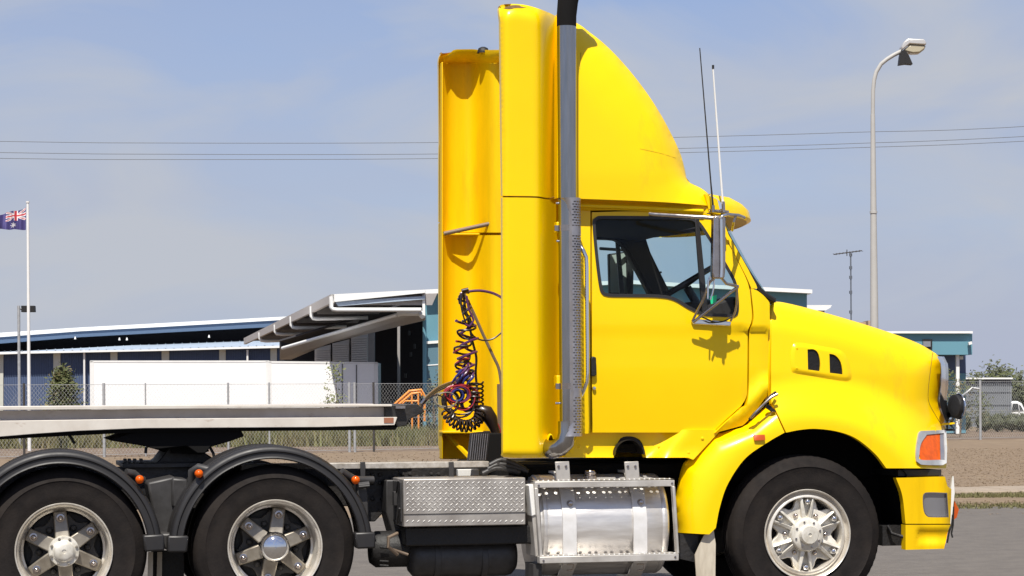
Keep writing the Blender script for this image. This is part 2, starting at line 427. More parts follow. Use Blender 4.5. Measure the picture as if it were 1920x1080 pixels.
def bridge(mb, line, yy, n=8, bulge=(0, 0, 0), dome=lambda q: 4 * q * (1 - q)):
    """skin from the near side's edge line across to the far side's"""
    bulge = Vector(bulge); rows = []
    for (x, y) in line:
        a = P(x, y, yy(x, y)); b = mir(a)
        rows.append([a.lerp(b, i / n) + bulge * dome(i / n) for i in range(n + 1)])
    k = n + 1; fs = [(i * k + j, i * k + j + 1, (i + 1) * k + j + 1, (i + 1) * k + j) for i in range(len(rows) - 1) for j in range(n)]
    mb.add([p for r in rows for p in r], fs, True)
def sstep(a, b, x):
    t = max(0, min(1, (x - a) / (b - a))); return t * t * (3 - 2 * t)
def rnd(d, r):                        # roll-over of a rounded edge: depth at distance d (metres) from the edge
    return 0 if d >= r else r - math.sqrt(max(0, r * r - (r - d) ** 2))

# ================================================================ THE TRUCK
TR = empty('semi_truck', (P(1100, 1000, 0).x, 1.2, 0), 'bright yellow bonneted semi truck standing side on across the whole picture', 'truck')
DY = 0.10                                   # door plane
SC = 1 / 290.0                              # rough metres per pixel on the side plane

# ---- chassis
mb = MB()
for y in (0.78, 1.54):
    mb.pbox(-240, 1690, 869, 948, y, y + .08)
for px in (60, 318, 560, 720, 900, 1120, 1350, 1600):
    a = P(px, 905, .8); mb.box((a.x - .05, .8, a.z - .1), (a.x + .05, 1.6, a.z + .03))
mb.build('chassis_frame', 'chassis', TR, bevel=.006)
mb = MB()                                   # engine, gearbox and firewall block under the cab and bonnet
mb.pbox(1350, 1640, 690, 900, .62, 1.78)
mb.pbox(935, 1420, 868, 905, .42, 1.95)
mb.pbox(1000, 1350, 900, 985, .60, 1.8)
mb.build('engine_block', 'matt_black', TR, bevel=.02)
mb = MB()                                   # inner wing behind the front wheel
lp = [(1300, 1000), (1330, 930), (1370, 870), (1420, 825), (1480, 800), (1540, 790), (1610, 800), (1665, 840), (1700, 890), (1708, 990)]
ps = [P(x, y, .10) for x, y in lp]
n = len(ps)
mb.add(ps + [p + Vector((0, .55, 0)) for p in ps], [(i, i + 1, n + i + 1, n + i) for i in range(n - 1)], True)
mb.ext([p + Vector((0, .55, 0)) for p in ps], (0, .03, 0))
mb.build('wheel_arch_liner', 'matt_black', TR)
mb = MB(); mb.pbox(1655, 1712, 985, 1023, .18, 1.2); mb.tube([P(1665, 985, .16), P(1672, 1000, .14), P(1698, 1008, .1)], .012)
mb.build('tow_crossmember', 'black', TR)

# ---- wheels
def wheel(cx, cy, y0, R, kind, far=False):
    c = P(cx, cy, y0); c.z = R - .004
    e = empty('wheel', (c.x, y0, c.z), parent=TR)
    mb = MB(); Wd = .27
    br = .300
    prof = [(br - .01, .035), (br, .008), (br + .012, .004), (br + .03, .002), (br + .045, -.004), (br + .055, -.003), (br + .10, -.012), (R - .085, -.008), (R - .078, -.013), (R - .070, -.006), (R - .035, .012), (R - .018, .026), (R - .006, .048), (R - .001, .085)]
    for q in (.095, .135, .175): prof += [(R, q - .006), (R - .014, q), (R - .014, q + .010), (R, q + .016)]
    prof += [(R - .002, Wd - .05), (R - .02, Wd - .02), (R - .09, Wd), (br + .02, Wd), (br - .01, Wd - .03)]
    def rm(i, j, r): return r - (.003 if (i % 2 == 0 and 11 <= j <= 13) else 0)
    mb.rev(prof, c, n=132, rmod=rm)
    ty = mb.build('tyre', 'rubber', e)
    if kind != 'front':
        mb = MB(); c2 = c + Vector((0, .33, 0)); mb.rev([(.28, .03), (.30, .0), (R - .1, -.01), (R - .02, .03), (R, .07), (R, .2), (R - .03, .24), (.28, .25)], c2, n=72)
        mb.build('inner_tyre', 'rubber', e)
        a0 = R_(80) if kind == 'drive' else R_(95)
        mb = MB()
        mb.rev([(.288, .03), (.300, .004), (.304, -.004), (.301, -.010), (.295, -.008), (.291, .003), (.286, .012), (.280, .016), (.275, .035), (.269, .07), (.264, .11), (.261, .15), (.248, .155), (.248, .20)], c, n=96)
        mb.build('rim', 'alloy', e)
        mb = MB(); mb.rev([(.001, .24), (.25, .24)], c, n=48); mb.rev([(.236, .20), (.236, .30)], c, n=48)
        mb.build('brake_drum', 'brake_grey', e)
        for k in range(6):                    # spokes with a nut boss each; dark clamps between
            a = a0 + k * math.pi / 3; u = Vector((math.cos(a), 0, math.sin(a))); v = Vector((-math.sin(a), 0, math.cos(a)))
            mb = MB(); q = [c + u * r + v * h + Vector((0, yy, 0)) for r, h, yy in ((.07, -.046, .075), (.07, .046, .075), (.246, .040, .125), (.246, -.040, .125))]
            mb.ext([q[0], q[1], q[2], q[3]], (0, .06, 0)); mb.build('spoke', 'alloy_dull' if kind == 'tag' else 'alloy_dull', e, bevel=.008)
            mb = MB(); mb.rev([(.020, .118), (.026, .11), (.026, .102), (.016, .100), (.016, .088), (.010, .080), (.0005, .077)], c + u * .205, n=14)
            mb.build('wheel_nut', 'old_chrome', e)
            a += math.pi / 6; u = Vector((math.cos(a), 0, math.sin(a))); v = Vector((-math.sin(a), 0, math.cos(a)))
            mb = MB(); pl = [c + u * r + v * h + Vector((0, .17, 0)) for r, h in ((.09, -.03), (.09, .03), (.19, .078), (.222, .070), (.200, .025), (.193, 0), (.200, -.025), (.222, -.070), (.19, -.078))]
            mb.ext(pl, (0, .05, 0)); mb.rev([(.022, .17), (.020, .155), (.012, .15), (.0005, .148)], c + u * .15, n=12)
            mb.build('clamp', 'brake_grey', e, bevel=.006)
        mb = MB()
        if kind == 'drive':
            mb.rev([(.10, .10), (.098, .03), (.094, .012), (.086, -.006), (.072, -.022), (.052, -.035), (.028, -.043), (.006, -.045), (.005, -.043), (.0005, -.040)], c, n=64)
            mb.build('hub_cap', 'chrome', e)
        else:
            mb.rev([(.095, .10), (.096, .02), (.096, -.002), (.092, -.008), (.073, -.010), (.071, -.016), (.066, -.018), (.062, -.028), (.045, -.036), (.022, -.040), (.014, -.040), (.012, -.036), (.0005, -.036)], c, n=64)
            mb.build('hub_cap', 'alloy_white', e)
            for k in range(8):
                a = R_(20) + k * math.pi / 4; mb = MB(); mb.rev([(.009, -.008), (.009, -.020), (.0005, -.022)], c + Vector((math.cos(a), 0, math.sin(a))) * .083, n=6); mb.build('hub_bolt', 'alloy_dull', e)
    else:
        k0 = len(list(e.children)); mb = MB()
        mb.rev([(.27, .05), (.284, .006), (.288, -.004), (.285, -.009), (.279, -.005), (.276, .012), (.270, .030), (.262, .034), (.258, .020), (.250, .012), (.238, .010), (.233, .018), (.230, .055), (.226, .14)], c, n=96)
        mb.build('rim', 'alloy', e)
        mb = MB(); mb.rev([(.001, .15), (.24, .15)], c, n=48); mb.build('brake_drum', 'brake_grey', e)
        mb = MB(); st = []
        for k in range(6):
            a = R_(88) + k * math.pi / 3
            for da, r in ((-.235, .236), (.235, .236), (.34, .212), (.42, .188), (math.pi / 6, .176), (math.pi / 3 - .42, .188), (math.pi / 3 - .34, .212)): st.append(c + Vector((math.cos(a + da) * r, .055, math.sin(a + da) * r)))
        mb.ext(st, (0, .04, 0)); mb.build('wheel_centre', 'alloy_white', e, bevel=.006)
        for k in range(6):
            a = R_(88) + k * math.pi / 3; u = Vector((math.cos(a), 0, math.sin(a))); v = Vector((-math.sin(a), 0, math.cos(a)))
            mb = MB()
            for s in (-1, 1):
                q = [c + u * r + v * h * s + Vector((0, yy, 0)) for r, h, yy in ((.075, .002, .01), (.13, .012, .012), (.240, .036, .016), (.240, .050, .024), (.15, .036, .030), (.09, .030, .02))]
                if s < 0: q = q[::-1]
                mb.ext(q, (0, .045, 0))
            mb.build('spoke', 'alloy_white', e, bevel=.004)
            mb = MB(); mb.rev([(.020, .05), (.020, .02), (.017, .008), (.010, .000), (.0005, -.003)], c + u * .208, n=16); mb.build('wheel_nut', 'chrome', e)
            a += math.pi / 6; mb = MB(); mb.rev([(.016, .055), (.015, .042), (.010, .034), (.0005, .031)], c + Vector((math.cos(a), 0, math.sin(a))) * .135, n=12); mb.build('hub_bolt', 'old_chrome', e)
        mb = MB()
        mb.rev([(.112, .06), (.108, .01), (.104, -.006), (.100, -.010), (.062, -.012), (.060, -.022), (.058, -.048), (.054, -.054), (.012, -.056), (.010, -.05), (.0005, -.05)], c, n=64)
        mb.build('hub_cap', 'alloy_white', e)
        for k in range(8):
            a = k * math.pi / 4 + .3; mb = MB(); mb.rev([(.007, -.010), (.007, -.018), (.0005, -.019)], c + Vector((math.cos(a), 0, math.sin(a))) * .083, n=6); mb.build('hub_bolt', 'old_chrome', e)
        for ch in list(e.children):              # rim and centre are a touch larger than drawn above
            if ch.name.split('.')[0] != 'tyre':
                ch.scale = (1.055, 1, 1.055); o_ = ORG[ch] - c; ch.location = Vector((o_.x * 1.055, ORG[ch].y - ORG[e].y, (ORG[ch].z - c.z) * 1.055))
    return e
def far_copy(e, dy=0):
    c = e.copy(); sc.collection.objects.link(c); c.location = (e.location.x, -e.location.y, e.location.z)
    c.rotation_euler = (0, 0, math.pi)
    for ch in list(e.children):
        d = ch.copy(); sc.collection.objects.link(d); d.parent = c
    return c
w1 = wheel(120, 1034, .04, .52, 'tag'); w2 = wheel(516, 1025, .04, .52, 'drive'); w3 = wheel(1514, 1004, .07, .532, 'front')
for e in (w1, w2, w3): far_copy(e)
mb = MB()
for e in (w1, w2, w3):
    o = ORG[e]; mb.tube([(o.x, .3, o.z), (o.x, 2.1, o.z)], .07, 16)
    if e is not w3: mb.rev([(.001, -.22), (.16, -.18), (.22, 0), (.16, .18), (.001, .22)], (o.x, 1.2, o.z), n=24)
mb.build('axle', 'chassis', TR)

# ---- rear mudguards
def fender(cx, cy, R, a0, a1, name='mudguard'):
    c = P(cx, cy, 0); c.y = 0; n = 48; mb = MB()
    prof = [(R - .088, .012), (R - .086, -.008), (R - .080, -.016), (R - .074, -.012), (R - .068, -.010), (R - .045, -.010), (R - .038, -.020), (R - .028, -.020), (R - .014, -.012), (R - .004, .004), (R, .03), (R, .08), (R - .008, .09), (R - .008, .20), (R, .21), (R, .40), (R - .008, .41), (R - .008, .52), (R, .53), (R, .61), (R - .03, .62), (R - .035, .60), (R - .02, .06), (R - .04, .03), (R - .08, .012), (R - .088, .012)]
    mb.rev(prof, c, n=n, a0=a0, a1=a1)
    for a in (a0, a1):
        mb.add([c + Vector((math.cos(a) * r, h, math.sin(a) * r)) for r, h in prof[:-1]], [tuple(range(len(prof) - 1))])
    f = mb.build(name, 'plastic', TR)
    for a in (a0, a1):                       # clamp blocks at the two feet
        mb = MB(); u = Vector((math.cos(a), 0, math.sin(a))); v = Vector((-math.sin(a), 0, math.cos(a))) * (1 if a > 1.5 else -1)
        q = [c + u * (R + r) + v * h + Vector((0, -.03, 0)) for r, h in ((-.120, -.075), (.012, -.075), (.012, .03), (-.11, .03))]
        mb.ext(q, (0, .12, 0)); mb.build('end_block', 'plastic', f, bevel=.012)
    return f
fender(113, 1034, .632, R_(2), R_(181)); fender(510, 1026, .648, R_(1), R_(179))
mb = MB(); p = [P(368, 868, .02), P(420, 850, .02), P(470, 846, .02)]
def stay(pts, r=.02): 
    mb = MB(); mb.tube(pts, r, 10); return mb.build('mudguard_stay', 'grey_part', TR)
for px, py, q in ((262, 899, [(236, 886), (250, 888), (262, 899), (268, 900)]), (373, 888, [(395, 882), (372, 876), (360, 884), (360, 905), (352, 915)]), (667, 900, [(640, 884), (652, 892), (667, 900), (700, 900)])):
    b = MB(); b.tube([P(x, y, .05 + .02 * i) for i, (x, y) in enumerate(q)], .026, 12)
    b.build('lamp_bracket', 'grey_part', TR)
    c = P(px, py, -.035); b = MB(); b.rev([(.0005, -.028), (.014, -.025), (.024, -.014), (.027, 0), (.026, .02), (.02, .04)], c, n=24); b.build('marker_lamp', 'orange_lens', TR)
# suspension hangers and brackets
mb = MB()
mb.pprism([(276, 905), (330, 893), (333, 960), (325, 1010), (300, 1010), (286, 960)], .30, .75)
mb.build('suspension_hanger', 'grey_part', TR, bevel=.015); mb = MB()
mb.pprism([(322, 896), (352, 898), (352, 935), (338, 958), (322, 950)], .26, .6)
mb.build('suspension_hanger', 'grey_part', TR, bevel=.015); mb = MB()
mb.pprism([(300, 1000), (345, 1000), (338, 1030), (318, 1034), (300, 1025)], .10, .5)
mb.build('suspension_hanger', 'grey_part', TR, bevel=.015)
mb = MB(); mb.pprism([(684, 880), (748, 880), (748, 930), (703, 978), (688, 978)], .55, .75)
for x, y in ((698, 890), (712, 890), (698, 905), (712, 905), (698, 935), (716, 935)): mb.rev([(.016, 0), (.016, -.016), (.0005, -.018)], P(x, y, .55), n=6)
mb.build('spring_bracket', 'chassis', TR, bevel=.006)
mb = MB(); mb.pprism([(668, 905), (684, 903), (690, 930), (692, 985), (672, 985)], .10, .2); mb.tube([P(672, 910, .06), P(692, 908, .06)], .022)
mb.build('shock_absorber', 'grey_part', TR, bevel=.01)
mb = MB(); mb.pprism([(724, 900), (757, 900), (757, 1000), (735, 1000), (724, 960)], .35, .6)
mb.build('air_bag_bracket', 'grey_part', TR, bevel=.008); mb = MB()
mb.tube([P(745, 1000, .1), P(728, 1008, .05), P(728, 1025, .05), P(745, 1040, .1)], .012); mb.tube([P(728, 1025, .05), P(735, 1030, .1), P(765, 1040, .1)], .01)
mb.build('air_pipe', 'rod_brown', TR)
mb = MB()
for x in [660 + 13.5 * i for i in range(18)]:
    if not 878 < x < 902:
        mb = MB(); mb.rev([(.011, 0), (.011, -.014), (.0005, -.016)], P(x, 888 + (5 if int(x) % 2 else 0), .78), n=6); mb.build('frame_bolt', 'grey_part', TR)
mb = MB(); mb.pbox(859, 899, 880, 896, .70, .76); mb.build('white_plate', 'white_paint', TR, bevel=.003)
# deck behind the cab
mb = MB(); mb.pbox(452, 917, 868, 879, .38, .60); mb.build('deck_plate', 'deck_alu', TR, bevel=.004)
mb = MB()
for px in (676, 842): mb.pbox(px, px + 9, 866, 897, .36, .378)
mb.build('deck_clip', 'grey_part', TR, bevel=.003)
mb = MB(); mb.pprism([(884, 812), (919, 808), (912, 864), (878, 864)], .55, .60); 
dp = mb.build('deck_flap', 'plastic', TR)
mb = MB()
for i in range(8): mb.tube([P(886 + i * 4.1, 813, .54), P(881 + i * 4.1, 862, .54)], .0035, 5)
tag(mb.build('flap_ribs', 'old_chrome', dp), kind='stuff')
mb = MB(); mb.pbox(908, 944, 812, 869, .85, 1.0); mb.build('battery_cover', 'matt_black', TR, bevel=.01)
mb = MB()
for q in ([(918, 872), (940, 862), (962, 868), (985, 880)], [(915, 880), (935, 870), (958, 874), (990, 884)], [(930, 866), (950, 880), (975, 886)], [(905, 888), (930, 878), (968, 882)]): mb.tube([P(x, y, .32) for x, y in catmull(q, 8)], .016, 8)
mb.build('cable_loom', 'grey_part', TR)

# ---- tool box
TB = MB(); a = P(757, 986, 0); b = P(985, 897, 0); a.z = P(871, 986, 0).z; b.z = P(871, 897, 0).z
TB.box((a.x, .0, a.z), (b.x, .52, b.z)); tb = TB.build('tool_box', 'box_alu', TR, bevel=.006)
mb = MB(); q = P(757, 964, -.002); mb.box((a.x, -.004, q.z - .004), (b.x, .0, q.z)); mb.build('box_seam', 'black', tb)
mb = MB()
for i in range(22):
    for j in range(8):
        x = 764 + i * 10.25; y = 905 + j * 10.3
        if j == 6: continue
        for s, (ox, oy) in ((1, (0, 0)), (-1, (5.1, 5.1))):
            xx, yy = x + ox, y + oy
            if xx > 980 or yy > 981 or 958 < yy < 968: continue
            c = P(xx, yy, -.001); L_ = .0135; wd = .0040; an = R_(40) * s
            dx, dz = math.cos(an), math.sin(an)
            pts = [c + Vector((dx * L_, 0, dz * L_)), c + Vector((-dz * wd, 0, dx * wd)), c - Vector((dx * L_, 0, dz * L_)), c - Vector((-dz * wd, 0, dx * wd))]
            top = c + Vector((0, -.004, 0)); mb.add(pts + [top], [(0, 1, 4), (1, 2, 4), (2, 3, 4), (3, 0, 4)])
tag(mb.build('tread_pattern', 'lug_alu', tb), kind='stuff')
mb = MB()                                  # left end: frame, latch and hinge wires
e0 = a.x - .003
mb.box((e0 - .01, .04, a.z + .03), (e0, .48, b.z - .02)); mb.tube([(e0 - .02, .06, b.z - .01), (e0 - .02, .14, b.z - .09)], .006); mb.tube([(e0 - .02, .02, a.z + .12), (e0 - .02, .12, a.z + .02)], .006)
mb.box((e0 - .03, .18, a.z + .13), (e0, .25, a.z + .22)); mb.build('box_end', 'grey_part', tb, bevel=.004)
mb = MB(); mb.pbox(760, 1000, 987, 1022, .10, .6); mb.build('battery_box', 'black', TR, bevel=.01)
mb = MB(); c0 = P(762, 1045, .30); c1 = P(968, 1045, .30)
mb.rev([(.001, 0), (.09, .01), (.125, .04), (.135, .08), (.135, c1.x - c0.x - .08), (.125, c1.x - c0.x - .04), (.09, c1.x - c0.x - .01), (.001, c1.x - c0.x)], c0, n=40, axis='x')
at = mb.build('air_tank', 'grey_part', TR)
for px in (815, 903):
    mb = MB(); c = P(px, 1045, .30); mb.rev([(.137, -.02), (.140, -.018), (.140, .018), (.137, .02)], c, n=40, axis='x'); mb.build('tank_strap', 'grey_part', at)
    mb = MB(); mb.box((c.x - .02, .26, c.z - .18), (c.x + .02, .30, c.z - .13)); mb.build('strap_bolt', 'old_chrome', at)
mb = MB(); c0 = P(690, 1030, .35); mb.rev([(.001, 0), (.09, .01), (.12, .05), (.12, .36), (.09, .4), (.001, .4)], c0, n=32, axis='x')
for y in (1026, 1052, 1060): mb.tube([P(712, y, .2), P(728, y + 1, .2)], .008)
mb.build('brake_chamber', 'black', TR)

# ---- fuel tank with its step frame
T0, T1 = P(992, 985, .36), P(1233, 985, .36); TL = T1.x - T0.x; tr = .335; tz = T0.z
mb = MB(); mb.rev([(.001, 0), (tr - .03, .004), (tr - .012, .010), (tr - .010, .022), (tr, .03), (tr, .05), (tr - .004, .055), (tr, .06), (tr, TL - .06), (tr - .004, TL - .055), (tr, TL - .05), (tr, TL - .03), (tr - .012, TL - .012), (tr - .03, TL - .004), (.001, TL)], (T0.x, .36, tz), n=96, axis='x')
ft = mb.build('fuel_tank', 'tank_alu', TR)
for px in (1064, 1196):                    # hexagonal straps round the tank
    c = P(px, 985, .08); x0 = c.x; mb = MB(); h = .047
    ring = [(.36 - (tr + .01) * 1.0, tz - .24), (.36 - (tr + .016), tz + .045), (.36 - .284, tz + .225), (.36 - .10, tz + .36), (.36 + .1, tz + .36), (.36 + .1, tz - .36), (.36 - .18, tz - .34)]
    inner = [(.36 + (y - .36) * .955, tz + (z - tz) * .955) for y, z in ring]; n = len(ring)
    vs = [(x0 + s * h, y, z) for s in (-1, 1) for y, z in ring] + [(x0 + s * h, y, z) for s in (-1, 1) for y, z in inner]
    fs = []
    for i in range(n):
        j = (i + 1) % n; fs += [(i, n + i, n + j, j), (2 * n + i, 2 * n + j, 3 * n + j, 3 * n + i), (i, j, 2 * n + j, 2 * n + i), (n + i, 3 * n + i, 3 * n + j, n + j)]
    mb.add(vs, fs); st = mb.build('tank_strap', 'strap_alu', ft, bevel=.008)
    mb = MB(); mb.rev([(.022, 0), (.022, -.03), (.014, -.05), (.0005, -.055)], (x0 + .01, .075, tz + .155), n=12); mb.build('strap_nut', 'old_chrome', ft)
for px, s in ((1054, -1), (1184, 1)):      # brackets that hold the step
    mb = MB(); mb.pprism([(px - 13, 866), (px + 13, 865), (px + 16, 903), (px - 10, 903)], -.02, -.005); b_ = mb.build('step_bracket', 'plate_alu', TR, bevel=.003)
    for dx in (-7, 7):
        mb = MB(); mb.rev([(.009, 0), (.008, -.01), (.0005, -.012)], P(px + dx, 874, -.02), n=8); mb.build('bolt', 'old_chrome', b_)
fc = P(1107, 889, .25); mb = MB(); mb.rev([(.045, -.06), (.045, 0), (.038, .005), (.037, .012), (.040, .016), (.040, .028), (.034, .036), (.001, .037)], (fc.x, .25, fc.z - .01), n=24, axis='z'); mb.build('filler_cap', 'old_chrome', ft)
# the step frame is one plane leaning outwards at the foot
SF = empty('tank_step', P(1135, 1050, -.1), parent=TR)
def bar(q, y0, y1, m_='plate_alu', nm='step_bar', bv=.004):
    mb = MB(); mb.ext([P(x, y, y0) for x, y in q], (0, y1 - y0, 0)); return mb.build(nm, m_, SF, bevel=bv)
bar([(1003, 903), (1265, 900), (1265, 912), (1003, 915)], -.04, .02)
bar([(1012, 1044), (1273, 1038), (1273, 1051), (1012, 1057)], -.09, -.01)
bar([(1003, 915), (1009, 915), (1018, 1044), (1012, 1044)], -.07, -.02)
bar([(1261, 912), (1266, 912), (1274, 1038), (1269, 1038)], -.07, -.02)
for x, y in ((1010, 910), (1260, 906), (1019, 1051), (1266, 1044)):
    mb = MB(); mb.rev([(.008, 0), (.007, -.006), (.0005, -.008)], P(x, y, -.04 if y < 1000 else -.09), n=8); mb.build('bolt', 'old_chrome', SF)
def treadplate(px0, px1, py, y0, y1, rows, name):     # a perforated walking surface with real holes
    a = P(px0, py, y0); b = P(px1, py, y0); Lx = b.x - a.x; Ly = y1 - y0; S = 1000.0
    holes = []; nx = 0; x = .045
    while x < Lx - .04:
        for dx in (0, .042):
            for r in range(rows):
                cy = .045 + r * .055; holes.append([((x + dx + .0125 * math.cos(q * math.pi / 4)) * S, (cy + .0125 * math.sin(q * math.pi / 4)) * S) for q in range(8)])
        x += .108
    holes = [h for h in holes if max(p[0] for p in h) < Lx * S - 8]
    vs, fs = sheet2d([(0, 0), (Lx * S, 0), (Lx * S, Ly * S), (0, Ly * S)], holes, 0)
    mb = MB(); top = [Vector((a.x + x / S, y0 + y / S, a.z)) for x, y in vs]
    fs = [f if (top[f[1]] - top[f[0]]).cross(top[f[2]] - top[f[0]]).z > 0 else f[::-1] for f in fs]
    mb.add(top, fs); mb.add([p - Vector((0, 0, .004)) for p in top], [f[::-1] for f in fs])
    o = mb.build(name, 'plate_alu', SF)
    mb = MB(); x = .02                        # raised grip studs along the front edge
    while x < Lx - .01:
        mb.rev([(.009, 0), (.006, .006), (.0005, .007)], (a.x + x, y0 + .012, a.z), n=6, axis='z'); x += .034
    tag(mb.build('grip_studs', 'lug_alu', o), kind='stuff')
    return o
treadplate(1004, 1264, 902, -.038, .20, 3, 'upper_tread')
treadplate(1013, 1272, 1043, -.088, .10, 3, 'lower_tread')
for px, q in ((1075, 0), (1207, 0)):
    for y in (1058,):
        mb = MB(); mb.tube([P(px - 12, y + 12, -.05), P(px - 4, y + 11, -.05), P(px, y + 9, -.05), P(px, y, -.05), P(px - 12, y, -.05)], .005, 6); mb.build('step_hook', 'old_chrome', SF)
mb = MB(); mb.pprism([(1000, 915), (1003, 903), (1013, 1044), (1004, 1044), (998, 970)], .0, .28); mb.build('step_end_plate', 'plate_alu', SF, bevel=.004)
mb = MB(); mb.pprism([(992, 910), (1000, 908), (1005, 965), (997, 968)], -.01, .12); mb.build('sunlit_end_strip', 'white_paint', SF, bevel=.004)  # end strip of the frame, white to imitate its sunlit face
mb = MB(); mb.pprism([(1000, 1058), (1016, 1058), (1016, 1110), (1000, 1110)], .05, .3); mb.build('step_leg', 'grey_part', SF)

# ---- cab body
WIN = [(1111, 425), (1113, 410), (1121, 405), (1200, 405), (1285, 406), (1305, 411), (1316, 420), (1340, 457), (1367, 502), (1381, 530), (1385, 560), (1385, 583), (1378, 594), (1350, 594), (1320, 592), (1292, 580), (1262, 563), (1232, 558), (1180, 557), (1140, 556), (1128, 550), (1123, 535), (1117, 490)]
winl = outline(WIN, 5)
def yf_door(x, y):       # slight barrel: fullest at the belt line, tucked under at the foot, leaning in towards the roof
    v = .0
    if y < 610: v += .06 * ((610 - y) / 210) ** 1.5
    if y > 640: v += .032 * ((y - 640) / 170) ** 2
    v += .004 * sstep(611, 630, y) - .003 * sstep(660, 700, y)
    if x > 1330 and y > 620: v += .02 * sstep(1330, 1400, x)
    return v
DOOR = [(1110, 398, 1), (1200, 396), (1290, 398), (1333, 402, 1), (1370, 465), (1398, 520), (1406, 545, 1), (1410, 590), (1408, 606, 1), (1402, 620, 1), (1401, 720), (1399, 745), (1389, 762, 1), (1360, 788), (1336, 811, 1), (1110, 811, 1)]
d0 = MB(); relief(d0, DOOR, DY, yf_door, [winl], sp=11, t=.05, back=True)
door = d0.build('door', 'yellow', TR)
mb = MB(); relief(mb, DOOR, DY, yf_door, [winl], sp=16, t=.05, mirror=True, back=True)
nv = len(mb.v) // 2                      # keep only the mirrored half for the far door
fm = MB(); fm.v = mb.v[nv:]; fm.f = [tuple(i - nv for i in f) for f in mb.f if min(f) >= nv]; fm.sm = [s for f, s in zip(mb.f, mb.sm) if min(f) >= nv]
fdoor = fm.build('door', 'yellow', TR)
def gasket(loop, wd, y0, y1, parent, m_='plastic', mirror=False):
    cx = sum(p[0] for p in loop) / len(loop); cy = sum(p[1] for p in loop) / len(loop); n = len(loop); inn = []
    for i in range(n):
        a, b = Vector(loop[i - 1]), Vector(loop[(i + 1) % n]); t = (b - a).normalized(); q = Vector((-t.y, t.x))
        if not inside((loop[i][0] + q.x, loop[i][1] + q.y), loop): q = -q
        inn.append((loop[i][0] + q.x * wd, loop[i][1] + q.y * wd))
    mb = MB(); vs = []
    for l, y in ((loop, y0), (inn, y0), (inn, y1), (loop, y1)): vs += [P(x, yy, y + yf_door(x, yy)) for x, yy in l]
    if mirror: vs = [mir(v) for v in vs]
    mb.add(vs, [(k * n + i, k * n + (i + 1) % n, ((k + 1) % 4) * n + (i + 1) % n, ((k + 1) % 4) * n + i) for k in range(4) for i in range(n)])
    return mb.build('window_seal', m_, parent), inn
gk, inn = gasket(winl, 6, DY - .006, DY + .035, door); gasket(winl, 6, DY - .006, DY + .035, fdoor, mirror=True)
for mrr, par in ((False, door), (True, fdoor)):       # glass
    v2, f2 = sheet2d(inn, [], 30); mb = MB(); p3 = [P(x, y, DY + .02 + yf_door(x, y)) for x, y in v2]
    if mrr: p3 = [mir(p) for p in p3]
    mb.add(p3, f2, True); mb.build('window_glass', 'glass' if mrr else 'glass_clear', par)
mb = MB(); mb.ext([P(x, y, DY + .045) for x, y in ((1303, 410), (1311, 410), (1329, 592), (1317, 590))], (0, .025, 0)); mb.build('quarter_glass_bar', 'plastic', door, bevel=.004)
mb = MB(); mb.ext([mir(P(x, y, DY + .045)) for x, y in ((1303, 410), (1311, 410), (1329, 592), (1317, 590))], (0, .025, 0)); mb.build('quarter_glass_bar', 'plastic', fdoor, bevel=.004)
mb = MB(); mb.pprism([(1108, 672), (1112, 668), (1118, 670), (1119, 702), (1115, 706), (1108, 705)], DY - .025, DY + .02); mb.build('door_handle', 'black', door, bevel=.006)
mb = MB(); mb.rev([(.013, .02), (.013, -.004), (.010, -.008), (.0005, -.009)], P(1114, 728, DY), n=16); mb.build('door_lock', 'chrome', door)

def yf_cab(x, y): return yf_door(x, y) + .004
mb = MB()
relief(mb, [(1066, 374, 1), (1107, 374, 1), (1107, 813, 1), (1066, 813, 1)], DY, yf_cab, sp=16, t=.06, mirror=True); mb.build('rear_corner_panel', 'yellow', TR)
HEADER = [(1107, 374, 1), (1334, 386, 1), (1352, 402, 1), (1366, 440, 1), (1416, 528, 1), (1420, 541, 1), (1409, 541, 1), (1400, 520, 1), (1372, 465, 1), (1336, 400, 1), (1290, 395, 1), (1200, 393, 1), (1107, 395, 1)]
mb = MB(); relief(mb, HEADER, DY, yf_cab, sp=14, t=.06, mirror=True); mb.build('roof_pillar', 'yellow', TR)
mb = MB(); relief(mb, [(1058, 806, 1), (1275, 806, 1), (1352, 806, 1), (1300, 862, 1), (1290, 858, 1), (1212, 858, 1), (1207, 838), (1200, 825), (1188, 819), (1175, 818), (1163, 822), (1156, 836), (1151, 858, 1), (1058, 858, 1)], DY + .085, lambda x, y: -.075 * sstep(1235, 1285, x + (y - 820) * .8) - .012 * sstep(846, 856, y), sp=9, t=.10, mirror=True)
mb.build('sill_panel', 'yellow', TR)
for x, y in ((1236, 838), (1317, 822), (1291, 849), (1086, 838)):
    mb = MB(); mb.rev([(.011, .0), (.010, -.005), (.004, -.008), (.0005, -.008)], P(x, y, DY + .085 - .075 * sstep(1235, 1285, x + (y - 820) * .8)), n=12); mb.build('sill_screw', 'yellow', TR)
# dark trim on the inside of the far door frame and pillar
mb = MB(); c = P(1182, 858, DY); mb.rev([(.095, .05), (.10, .12), (.125, .12), (.10, .40)], (c.x, .07, c.z + .02), n=24, a0=0, a1=math.pi); mb.build('sill_recess', 'black', TR)
